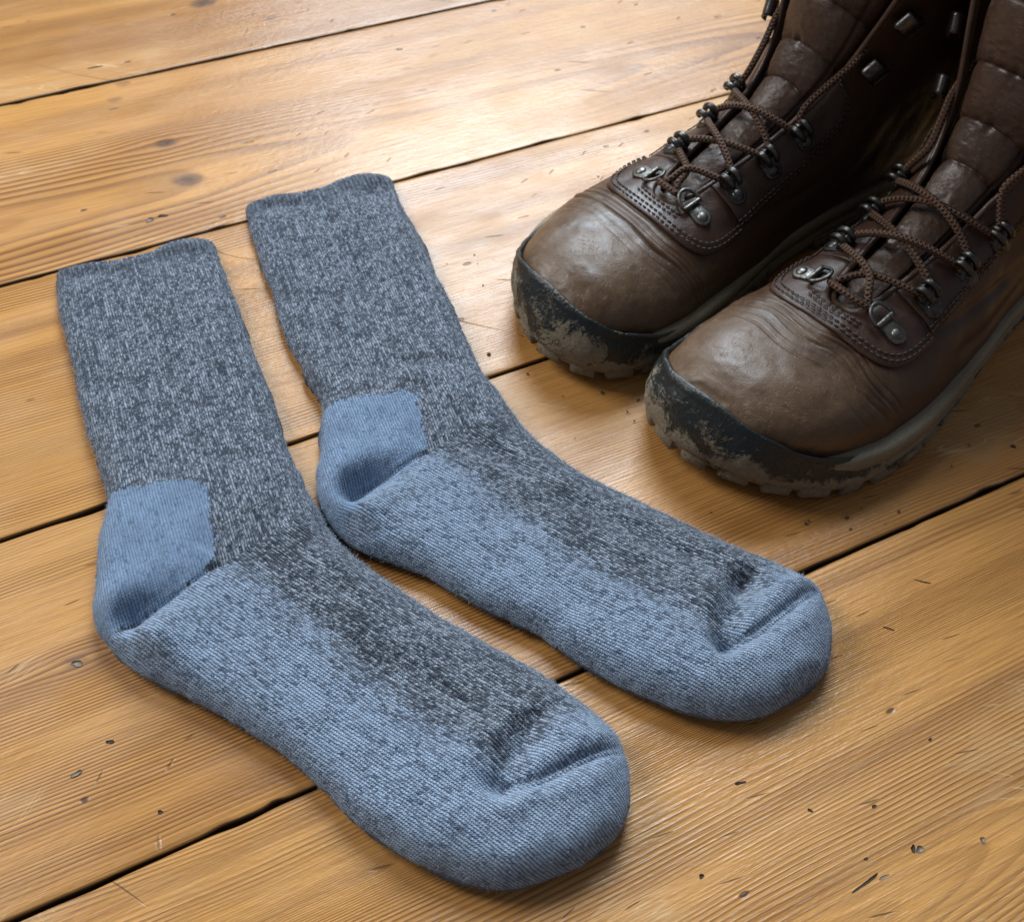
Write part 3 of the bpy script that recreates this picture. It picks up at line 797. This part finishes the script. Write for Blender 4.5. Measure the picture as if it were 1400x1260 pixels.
def metal_mat(name, col, rough):
    M = Mat(name); x, y, z = M.objxyz()
    n = M.noise(M.vec(x, y, z), 500.0, 2.0, 0.5, 0.0, '3D')
    M.set('Base Color', M.mix(n.step(0.4, 0.7), col, tuple(v * 0.5 for v in col))); M.set('Metallic', 1.0)
    M.set('Roughness', n.step(0.3, 0.7, rough, rough + 0.2)); return M.m


GUN = metal_mat('gunmetal', (0.10, 0.095, 0.09), 0.30)
STEEL = metal_mat('worn_steel', (0.17, 0.16, 0.145), 0.34)
LACE = Mat('brown_braided_lace'); lu, la = LACE.uv('knit')
w1 = (lu * 2600.0 + la * 3.0).sin(); w2 = (lu * 2600.0 - la * 3.0).sin()
br = w1.max(w2)
LACE.set('Base Color', LACE.mix(br.step(-0.2, 0.9), (0.030, 0.016, 0.010), (0.125, 0.070, 0.044))); LACE.set('Roughness', 0.75)
LACE.set('Specular IOR Level', 0.25); LACE.bump(br, 0.0005, 0.9)
THREAD = Mat('waxed_thread'); THREAD.set('Base Color', (0.050, 0.034, 0.024)); THREAD.set('Roughness', 0.6)


def boot(label, O, phi, m, seed, size=1.0, qs=1.0):
    off = seed * .37
    L_VAMP = leather_mat('worn_brown_leather', (0.046, 0.0215, 0.0100), (0.120, 0.070, 0.036), 0.9, (0.34, 0.52), 0.42, off)
    L_FACE = leather_mat('dark_brown_leather', (0.046, 0.0225, 0.0140), (0.090, 0.052, 0.034), 0.7, (0.33, 0.50), 0.6, off)
    L_TONGUE = leather_mat('padded_brown_leather', (0.038, 0.0185, 0.0115), (0.076, 0.046, 0.030), 0.7, (0.34, 0.50), 0.5, off)
    root = empty('hiking_boot', (O[0], O[1], 0), phi)
    root['label'] = label; root['category'] = 'boot'; root['group'] = 'pair of worn hiking boots'
    root.scale = (size, size, size)
    flip = m > 0

    def add(name, verts, faces, mat, parent=root, smooth=True, uv=None, attrs=None, solid=0.0, sub=0):
        v = spring(np.asarray(verts).reshape(-1, 3)); v[:, 1] *= -m
        f = (faces[:, ::-1] if isinstance(faces, np.ndarray) else [tuple(reversed(q)) for q in faces]) if flip else faces
        o = mk(name, v, f, mat, parent, smooth, uv, attrs)
        if solid:
            md = o.modifiers.new('thickness', 'SOLIDIFY'); md.thickness = solid; md.offset = -1; md.use_rim = True
        if sub:
            md = o.modifiers.new('round', 'SUBSURF'); md.levels = md.render_levels = sub
        return o

    r = np.random.default_rng(seed)
    # ---- upper: vamp and quarters, open at the throat
    ts = np.concatenate([np.linspace(0, 2, 60)[:-1], np.linspace(2, 3.4, 40)[:-1], np.linspace(3.4, 4.7, 110)[:-1], np.linspace(4.7, 14, 190)])
    nc = 70
    w = np.linspace(0, 1, nc)

    def relief(t, q):
        g = 0
        aq = np.abs(q)
        bend = .35 * (q / .05) ** 2
        for (tc, dp, wd) in ((4.00, .0016, .030), (4.13, .0010, .020), (4.24, .0014, .026), (4.38, .0008, .022), (3.62, .0006, .030), (3.80, .0005, .02)):
            g = g - dp * np.exp(-((t - tc - bend * .45 + .14 * vnoise(np.stack([t * 0 + tc, q * 45], -1), 1.0, seed)) / wd) ** 2) * (.35 + .65 * sstep(vnoise(np.stack([t * 0 + tc * 3, q * 60], -1), 1.0, seed + 6), -.5, .4)) * (1 - sstep(aq, .045, .080))
        g = g + .0009 * np.exp(-((t - 4.07 - bend * .45) / .07) ** 2) * (1 - sstep(aq, .045, .07))
        pq = np.stack([t * .024, q], -1)
        g = g + .0008 * vnoise(pq, 40, seed + 1) + .0003 * vnoise(pq, 110, seed + 2) + .00012 * vnoise(pq, 260, seed + 3)
        # soft folds on the quarter
        g = g - .0016 * np.exp(-((aq - .055 - .012 * (t - 7)) / .004) ** 2) * sstep(t, 5.2, 6) * (1 - sstep(t, 7.5, 8.5))
        g = g - .0014 * np.exp(-((aq - .075 - .010 * (t - 7)) / .005) ** 2) * sstep(t, 6.0, 6.5) * (1 - sstep(t, 8.5, 9.5))
        return g

    Vs, wr = [], []
    for sd in (-1, 1):
        L = seclen(ts, sd)
        g = gap(ts)
        Q = sd * (g[:, None] + (L - g)[:, None] * w[None] ** .9)
        Tm = np.repeat(ts[:, None], nc, 1)
        flare = .004 * sstep(Tm, 8.5, 13) * np.exp(-((np.abs(Q) - g[:, None]) / .02) ** 2)
        P = surf(Tm, Q, relief(Tm, Q) + flare)[0]
        Vs.append(P)
        wr.append(np.clip(1.1 - .30 * np.maximum(Tm - 2.6, 0) - 4 * np.maximum(np.abs(Q) - .05, 0) + .25 * vnoise(np.stack([Tm, Q * 60], -1), 1.0, seed), 0.05, 1))
    A, B = Vs
    nr = len(ts)
    faces = np.concatenate([grid(nr, nc)[:, ::-1], grid(nr, nc) + nr * nc])
    allv = np.concatenate([A.reshape(-1, 3), B.reshape(-1, 3)])
    # weld the ridge in front of the throat
    nclosed = int((ts < TT).sum())
    remap = np.arange(len(allv))
    for i in range(nclosed + 1): remap[nr * nc + i * nc] = i * nc
    faces = remap[faces]
    up_o = add('upper', allv, faces, L_VAMP, attrs=dict(worn=np.concatenate([wr[0].ravel(), wr[1].ravel()])), solid=.0024)
    # ---- dark lining under the opening
    tl = np.linspace(4.6, 13.9, 120); ql = np.linspace(-1, 1, 41)
    Tm, Qm = np.meshgrid(tl, ql, indexing='ij'); Qm = Qm * (gap(Tm) + .03)
    add('lining', surf(Tm, Qm, -.0075)[0], grid(120, 41), LINING.m)
    # ---- padded tongue
    nt, nq = 330, 61
    tl = np.linspace(4.85, 13.4, nt); ql = np.linspace(-1, 1, nq)
    Tm, Qn = np.meshgrid(tl, ql, indexing='ij'); hw = gap(Tm) * .98 + .0035 + .002 * sstep(Tm, 7, 10)
    Qm = Qn * hw
    ph = (Tm - 5.45) / np.interp(Tm, [5, 7, 9, 13], [1.25, 1.15, .98, 1.05]) + .06 * vnoise(np.stack([Tm * 0, Qn * 2], -1), 1, seed + 8) + .10 * Qn ** 2
    puff = np.abs(np.sin(np.pi * ph)) ** .34
    amp = np.interp(Tm, [4.9, 5.4, 7, 9, 13], [.0010, .0028, .0030, .0031, .0032])
    side_fall = 1 - np.abs(Qn) ** 6
    wrk = np.exp(-((1 - np.abs(np.sin(np.pi * ph))) / .35) ** 2)
    hh = -.0050 + amp * puff * side_fall + .0030 * side_fall * sstep(Tm, 6, 10) + .0005 * vnoise(np.stack([Tm * 2, Qm * 60], -1), 1, seed + 4) + .0009 * vnoise(np.stack([Tm * 3.5, Qm * 260], -1), 1, seed + 5) * (1 - puff) * 1.6 + .00018 * vnoise(np.stack([Tm * 16, Qm * 500], -1), 1, seed + 7)
    hh = hh - .0022 * np.exp(-((np.abs(Qn) - .66) / .035) ** 2) - .0015 * sstep(np.abs(Qn), .66, .75)
    tg = add('tongue', surf(Tm, Qm, hh)[0], grid(nt, nq), L_TONGUE, attrs=dict(worn=np.clip(.25 + .5 * puff * side_fall, 0, 1)), solid=.002)

    # ---- facings
    def facing(name, inner, outer, nb=16, lift=.0020, worn=.35):
        inner, outer = np.asarray(inner), np.asarray(outer); na = len(inner)
        bb = np.linspace(0, 1, nb); UVt = inner[:, None] * (1 - bb)[None, :, None] + outer[:, None] * bb[None, :, None]
        t_, q_ = UVt[..., 0], UVt[..., 1]
        edge = np.minimum(bb, 1 - bb)[None] * nb
        ends = np.minimum(np.arange(na), np.arange(na)[::-1])[:, None]
        roll = -.0010 * np.exp(-np.minimum(edge, 9) ** 2 / .8)
        P = surf(t_, q_, relief(t_, q_) * .8 + lift + roll + .0004 * vnoise(np.stack([t_ * 2, q_ * 110], -1), 1, seed + 14))[0]
        return add(name, P, grid(na, nb), L_FACE, attrs=dict(worn=worn + .25 * vnoise(np.stack([t_, q_ * 60], -1), 1, seed) + .3 * np.exp(-edge ** 2) + 0 * ends), solid=.0022)

    def stitch_row(rows, parent, ln=.0026, gp=.0011, rad=.00042, lift=.0028):
        vv, ff, n0 = [], [], 0
        for row in rows:
            row = np.asarray(row, float)
            P, N, _, _ = surf(row[:, 0], row[:, 1], relief(row[:, 0], row[:, 1]) * .8 + lift)
            Lc = np.concatenate([[0], np.cumsum(np.linalg.norm(np.diff(P, axis=0), axis=1))])
            k = 0.0
            while k + ln < Lc[-1]:
                ss = np.array([k, k + ln * .15, k + ln * .5, k + ln * .85, k + ln])
                pt = np.stack([np.interp(ss, Lc, P[:, c]) for c in range(3)], -1); nn = np.stack([np.interp(ss, Lc, N[:, c]) for c in range(3)], -1)
                pt += nn * (np.array([-.0006, 0, .00012, 0, -.0006])[:, None])
                v, f, _ = tube(pt, [rad * .7, rad, rad * 1.1, rad, rad * .7], 6)
                vv.append(v); ff += [tuple(i + n0 for i in q) for q in f]; n0 += len(v)
                k += ln + gp + r.uniform(-.0002, .0002)
        o = add('stitching', np.concatenate(vv), ff, THREAD.m, parent); o['kind'] = 'stuff'
        return o

    na = 141
    psi = np.linspace(-np.pi / 2, np.pi / 2, na)
    TE = 5.82
    inner = np.stack([TE - (TE - TT + .10) * np.abs(np.cos(psi)) ** .75, gap(TE) * 1.0 * np.sign(psi) * np.abs(np.sin(psi)) ** .9], -1)
    inner[:, 1] = np.sign(psi) * np.minimum(np.abs(inner[:, 1]), 1)
    OW = .046
    def outer_c(off):
        return np.stack([TE - (TE - 4.42 - off / .026) * np.abs(np.cos(psi)) ** .48, (OW - off) * np.sign(psi) * np.abs(np.sin(psi)) ** .62], -1)
    outer = outer_c(0)
    fl = facing('lower_facing', inner, outer, 22)
    stitch_row([outer_c(.0026), outer_c(.0052)], fl)
    # two short rows right in front of the throat
    qq = np.linspace(-.016, .016, 30)
    stitch_row([np.stack([4.83 + .25 * (qq / .016) ** 2 * .3, qq], -1), np.stack([4.74 + .25 * (qq / .016) ** 2 * .3, qq], -1)], fl)
    for sd in (-1, 1):
        tf = np.linspace(TE + .03, 9.35, 110)
        wd_ = np.interp(tf, [5.8, 6.5, 8.6, 9.0, 9.2, 9.35], [.032, .029, .026, .022, .016, .003])
        g_ = gap(tf) - .0004
        inn = np.stack([tf, sd * g_], -1); ou = np.stack([tf, sd * (g_ + wd_)], -1)
        f_ = facing('eyelet_facing', inn if sd > 0 else inn, ou, 14, worn=.2)
        if sd < 0: f_.data.flip_normals()
        off = lambda d: np.stack([tf, sd * (g_ + np.maximum(wd_ - d, .0005))], -1)
        stitch_row([off(.0028), off(.0052)], f_)
        # raised edge binding along the throat
        tb = np.linspace(5.3, 13.6, 160)
        Pb = surf(tb, sd * gap(tb), .0006 + .004 * sstep(tb, 8.5, 13))[0]
        v, f, _ = tube(Pb, .0017, 8); add('edge_binding', v, f, L_FACE, attrs=dict(worn=np.full(len(v), .6)))
    # collar roll
    tc = np.full(60, 13.95)
    for sd in (-1, 1):
        L = seclen(13.95, sd)[0]; qc = sd * np.linspace(gap(13.95), L, 60)
        v, f, _ = tube(surf(tc, qc, -.004)[0], .0085, 12); add('collar', v, f, L_FACE, attrs=dict(worn=np.full(len(v), .3)))

    # ---- rubber toe rand
    nA, nBr = 121, 26
    ps = np.linspace(-1, 1, nA) * np.pi / 2
    tend = 4.15
    tr = 1.16 + (tend - 1.16) * (1 - np.abs(np.cos(ps)) ** 1.25); fr = np.sign(ps) * np.abs(np.sin(ps)) ** .52
    Lr = np.where(ps < 0, seclen(tr, -1), seclen(tr, 1)); wob = 1 + .03 * vnoise(np.stack([ps * 3, 0 * ps], -1), 1, seed)
    ctop = surf(tr, fr * Lr * np.minimum(wob, 1), .0022)[0]
    # matching stretch of the sole outline
    i0 = np.argmin(np.abs(OUTLINE[:, 0] - .074) + (OUTLINE[:, 1] > 0) * 9); i1 = np.argmin(np.abs(OUTLINE[:, 0] - .074) + (OUTLINE[:, 1] < 0) * 9)
    Oc = resample(OUTLINE[min(i0, i1):max(i0, i1) + 1], nA)
    Lc = np.concatenate([[0], np.cumsum(np.linalg.norm(np.diff(ctop[:, :2], axis=0), axis=1))]); Lc /= Lc[-1]
    Oc = np.stack([np.interp(Lc, np.linspace(0, 1, nA), Oc[:, k]) for k in (0, 1)], -1)
    on = out_normals(Oc)
    bt = np.linspace(0, 1, nBr)
    zz = .0065 + (ctop[:, 2] - .0065)[:, None] * bt[None]
    hgt = np.clip((ctop[:, 2] - .020) / .02, 0, 1)[:, None]
    xy = Oc[:, None] * (1 - bt ** 1.6)[None, :, None] + ctop[:, None, :2] * (bt ** 1.6)[None, :, None]
    bul = (.0012 + .0030 * np.sin(np.pi * bt ** .8)[None] * hgt - .004 * (np.clip(.12 - bt, 0, 1) / .12)[None] ** 2)
    bul = bul + .0006 * vnoise(np.stack([ps[:, None] * 9 + 0 * zz, zz * 160], -1), 1, seed + 21)
    bul = bul + .0007 * np.exp(-((bt - .93) / .05) ** 2)[None]
    xy = xy + on[:, None] * bul[..., None]
    mud = np.clip(.75 - bt[None] * 1.0 + 0 * zz, -.3, 1)
    add('toe_rand', np.concatenate([xy, zz[..., None]], -1), grid(nA, nBr)[:, ::-1], RUBBER, attrs=dict(mud=mud), solid=.0028)

    # ---- midsole
    on = out_normals(OUTLINE); no = len(OUTLINE)
    prof = [(.004, .0075), (.0008, .0090), (0, .0105), (.0002, .0150), (.0018, .0160), (.0018, .0166), (.0002, .0176), (.0003, .0225), (.0010, .0250), (.0030, .0262), (.012, .0266)]
    arch = .0035 * np.exp(-((OUTLINE[:, 0] - .185) / .03) ** 2)
    P = np.stack([np.concatenate([OUTLINE - on * i_, (z_ + arch * (.3 if z_ > .02 else 0))[:, None] if hasattr(arch, '__len__') else 0], 1) for i_, z_ in prof], 1)
    P[..., 2] += .0005 * vnoise(P[..., :2], 60, seed + 30)
    add('midsole', P, grid(no, len(prof))[:, ::-1], MIDSOLE, attrs=dict(mud=np.clip(.4 - (P[..., 2] - .008) * 40, -1, 1)))
    # ---- outsole: base sheet and lugs
    prof = [(.010, .0026), (.003, .0030), (.0002, .0048), (-.0006, .0075), (.0000, .0100), (.003, .0108)]
    P = np.stack([np.concatenate([OUTLINE - on * i_, np.full((no, 1), z_) + arch[:, None] * .6], 1) for i_, z_ in prof], 1)
    f = [tuple(q[::-1]) for q in grid(no, len(prof))]
    f.append(tuple(i * len(prof) for i in range(no)))
    oso = add('outsole', P, f, OUTSOLE, attrs=dict(mud=np.full(no * len(prof), .8)))
    s_ = np.concatenate([[0], np.cumsum(np.linalg.norm(np.diff(OUTLINE, axis=0), axis=1))])
    k = .006
    while k < s_[-1] - .006:
        x_ = np.interp(k, s_, OUTLINE[:, 0])
        if not (.168 < x_ < .212):
            c2 = np.array([np.interp(k, s_, OUTLINE[:, j]) for j in (0, 1)]); n2 = np.array([np.interp(k, s_, on[:, j]) for j in (0, 1)]); t2 = np.array([-n2[1], n2[0]])
            hl, dp = r.uniform(.0066, .0088), r.uniform(.009, .012); po = r.uniform(.0002, .0012)
            prof_l = [(-dp, .0), (po - .0012, .0), (po, .0012), (po + .0002, .0055), (po - .0012, .0088), (-dp, .0088)]
            vs = []
            for e_, sc_ in ((-1, .86), (-.86, 1), (.86, 1), (1, .86)):
                for (a_, z_) in prof_l:
                    a2 = a_ if a_ < 0 else a_ * (1 if sc_ == 1 else .2)
                    p = c2 + n2 * (a2 - (0 if sc_ == 1 else .0008)) + t2 * e_ * hl; vs.append((p[0], p[1], (z_ - .0044) * sc_ + .0044 + (.0 if sc_ == 1 else 0)))
            vs = np.array(vs); vs[:, :2] += r.normal(0, .0003, (len(vs), 2)); npf = len(prof_l)
            ff = [(i * npf + j, i * npf + (j + 1) % npf, (i + 1) * npf + (j + 1) % npf, (i + 1) * npf + j) for i in range(3) for j in range(npf)]
            ff += [tuple(range(npf))[::-1], tuple(3 * npf + j for j in range(npf))]
            add('lug', vs, ff, OUTSOLE, oso, attrs=dict(mud=np.full(len(vs), .9)))
        k += r.uniform(.0190, .0230)

    # ---- hardware
    def frame(t, q, h):
        P, N, Tt, Tq = surf(np.array([t]), np.array([q]), np.array([h])); N = N[0]
        a = Tq[0] * np.sign(q); c = np.cross(N, a)
        return P[0], a, c, N

    def place(fr_, loc):
        P, a, c, N = fr_; loc = np.asarray(loc)
        return P + loc[..., :1] * a + loc[..., 1:2] * c + loc[..., 2:] * N

    def plate(fr_, a0, a1, hw0, hw1, th):
        n = 10; ang = np.linspace(-np.pi / 2, np.pi / 2, n)
        ring = [(a1 - hw1 + hw1 * math.cos(x), hw1 * math.sin(x)) for x in ang] + [(a0 + hw0 * .3 - hw0 * .3 * math.cos(x), -hw0 * math.sin(x) ) for x in ang]
        ring = np.array(ring); nn = len(ring)
        lay = []
        for sc_, z_ in ((1, -.0010), (1, th - .0003), (.90, th)):
            cc = ring.mean(0); rr_ = cc + (ring - cc) * sc_; lay.append(np.concatenate([rr_, np.full((nn, 1), z_)], 1))
        v = np.concatenate(lay); f = [(k_ * nn + i, k_ * nn + (i + 1) % nn, (k_ + 1) * nn + (i + 1) % nn, (k_ + 1) * nn + i) for k_ in range(2) for i in range(nn)]
        f.append(tuple(2 * nn + i for i in range(nn)))
        return place(fr_, v), f

    def dome(fr_, a0, rad, hg, z0):
        n, mm_ = 18, 6; v = []
        for i in range(mm_):
            x = i / (mm_ - 1) * np.pi / 2
            for j in range(n):
                y = 2 * np.pi * j / n; v.append((a0 + rad * math.cos(x) * math.cos(y), rad * math.cos(x) * math.sin(y), z0 + hg * math.sin(x)))
        f = [tuple(q) for q in grid(mm_, n, True)]
        # a shallow ring groove round the head
        return place(fr_, np.array(v)), f

    def merge(parts):
        vv, ff, n0 = [], [], 0
        for v, f in parts:
            vv.append(v); ff += [tuple(i + n0 for i in q) for q in f]; n0 += len(v)
        return np.concatenate(vv), ff

    HT = [6.12, 7.05, 7.95]; DT = 5.22
    hq = lambda t: (gap(t) + .0090) * qs
    qd = .0200 * qs
    for sd in (-1, 1):
        fr_ = frame(DT, sd * qd, .0022 )
        v, f = merge([plate(fr_, -.0035, .0115, .0040, .0052, .0012)] + [tube(place(fr_, np.array([(-.0030, y, .0022) for y in np.linspace(-.0062, .0062, 8)])), .0015, 10)[:2]])
        ring_o = add('lace_ring', v, f, STEEL)
        ang = np.linspace(0, np.pi, 18)
        pth = np.array([(-.0030 - .0095 * math.sin(x) ** .8, .0062 * math.cos(x), .0022 + .0018 * math.sin(x)) for x in ang])
        v, f, _ = tube(place(fr_, pth), .0011, 8); add('loop', v, f, STEEL, ring_o)
        v, f = dome(fr_, .0062, .0033, .0016, .0010); add('rivet', v, f, STEEL, ring_o)
        for t_ in HT:
            fr_ = frame(t_, sd * hq(t_), .0020)
            parts = [plate(fr_, -.0040, .0115, .0046, .0054, .0012)]
            for c0 in (-.0029, .0029):
                pth = crom(np.array([(-.001, c0 * .8, .0008), (-.0048, c0, .0020), (-.0072, c0 * 1.1, .0048), (-.0062, c0 * 1.1, .0080), (-.0028, c0 * 1.05, .0090), (.0006, c0 * .95, .0078), (.0020, c0 * .8, .0058)]), np.linspace(0, 6, 26))
                parts.append(tube(place(fr_, pth), np.interp(np.linspace(0, 1, 26), [0, .4, .8, 1], [.0021, .0021, .0019, .0012]), 10)[:2])
            pth = np.array([(-.001, 0, .0006), (-.0052, 0, .0018), (-.0070, 0, .0042), (-.0058, 0, .0066)])
            parts.append(tube(place(fr_, crom(pth, np.linspace(0, 3, 12))), .0018, 8)[:2])
            v, f = merge(parts); hk = add('lace_hook', v, f, GUN)
            v, f = dome(fr_, .0062, .0036, .0014, .0010); add('rivet', v, f, GUN, hk)
        for t_ in (10.0, 11.1, 12.2):
            fr_ = frame(t_, sd * (gap(t_) + .012), .003)
            wv = np.linspace(-.0058, .0058, 7)
            pr = crom(np.array([(.006, 0, .0004), (-.003, 0, .0010), (-.0065, 0, .0035), (-.0060, 0, .0068), (-.001, 0, .0085), (.0045, 0, .0072), (.006, 0, .0060)]), np.linspace(0, 6, 30))
            v = place(fr_, np.stack([np.repeat(pr[:, :1], 7, 1), np.repeat(wv[None], 30, 0) * np.interp(np.arange(30), [0, 8, 20, 29], [1, .85, .95, 1.05])[:, None], np.repeat(pr[:, 2:], 7, 1)], -1))
            hk = add('speed_hook', v, grid(30, 7), GUN, solid=.0011)
            v, f = dome(fr_, .0030, .0030, .0013, .0008); add('rivet', v, f, GUN, hk)

    # ---- laces
    def lace(pts, rad=.0020):
        K = np.array(pts, float); tt = np.linspace(0, len(K) - 1, 26 * len(K)); C = crom(K, tt)
        P = surf(C[:, 0], C[:, 1], C[:, 2])[0]
        ker = np.ones(9) / 9
        Ps = np.stack([np.convolve(np.pad(P[:, c], 4, mode='edge'), ker, 'valid') for c in range(3)], -1)
        v, f, uv = tube(Ps, rad, 12)
        return add('lace', v, f, LACE.m, uv=uv)

    for sd, hi in ((1, 0.0), (-1, .0022)):
        # starts at the ring on side -sd, zigzags upwards
        pts = [(DT + .02, -sd * (qd - .013), .0035), (DT + .10, -sd * (qd - .0165), .0065)]
        s2 = sd
        prev = DT
        for t_ in HT:
            q_ = hq(t_) - .0035
            mid = (prev + t_) / 2
            slack = .0035 if t_ > 8 else 0
            pts += [(mid + .02, 0.0005 * s2, .0065 + hi + slack), (t_ - .16, s2 * (q_ - .0045), .0068 + slack * .3), (t_ + .01, s2 * (q_ + .0010), .0062), (t_ + .19, s2 * (q_ - .0045), .0075)]
            prev = t_; s2 = -s2
        s2 = -s2
        pts += [(8.6, s2 * (gap(8.6) - .004), .0080), (9.3, s2 * (gap(9.3) - .003), .0060), (9.9, s2 * (gap(9.9) + .001), .0030), (10.5, s2 * (gap(10.5) + .004), -.004), (10.9, s2 * (gap(10.9) + .006), -.0062)]
        lace(pts)
    lace([(DT - .02, -(qd - .012), .0045), (DT - .10, -.005, .0062), (DT - .10, .005, .0062), (DT - .02, qd - .012, .0045)])
    return root


boot('worn brown leather hiking boot standing nearest the viewer, partly cut off by the frame', (.0950, .3715), math.radians(46.0), 1, 31, 1.05, 1.2)
boot('worn brown leather hiking boot standing behind, its toe beside the upper sock', (.0030, .4555), math.radians(42.6), -1, 57, 1.02, 0.95)

# dried mud crumbs shed round the soles
r = np.random.default_rng(5); vv, ff, n0 = [], [], 0
ICO = np.array([(0, 0, 1), (.9, 0, .4), (.28, .85, .4), (-.72, .52, .4), (-.72, -.52, .4), (.28, -.85, .4), (.72, .52, -.3), (-.28, .85, -.3), (-.9, 0, -.3), (-.28, -.85, -.3), (.72, -.52, -.3), (0, 0, -.7)])
IF = [(0, 1, 2), (0, 2, 3), (0, 3, 4), (0, 4, 5), (0, 5, 1), (1, 6, 2), (2, 7, 3), (3, 8, 4), (4, 9, 5), (5, 10, 1), (6, 7, 2), (7, 8, 3), (8, 9, 4), (9, 10, 5), (10, 6, 1), (11, 7, 6), (11, 8, 7), (11, 9, 8), (11, 10, 9), (11, 6, 10)]
for _ in range(130):
    bx, by = ((.0885, .369), (.003, .4555))[r.integers(0, 2)]
    al = r.uniform(-.02, .16); la = r.choice([-1, 1]) * r.uniform(.055, .095) if al > .01 else r.uniform(-.06, .06)
    ca, sa = math.cos(math.radians(45.3)), math.sin(math.radians(45.3))
    if al <= .01: al -= r.uniform(0, .02)
    c_ = np.array([bx + ca * al + sa * la, by + sa * al - ca * la]); sz = r.exponential(.00035) + .0002
    v = ICO * r.uniform(.6, 1.3, (12, 1)) * sz * np.array([1, 1, .6]); v[:, :2] += c_; v[:, 2] += sz * .45 + .0003
    vv.append(v); ff += [tuple(i + n0 for i in q) for q in IF]; n0 += 12
cr_m = Mat('dried_mud'); cr_m.set('Base Color', (0.105, 0.080, 0.052)); cr_m.set('Roughness', 0.95)
crumbs = mk('mud_crumbs', np.concatenate(vv), ff, cr_m.m)
crumbs['kind'] = 'stuff'; crumbs['label'] = 'tiny dried mud crumbs scattered round the boot soles'; crumbs['category'] = 'mud'
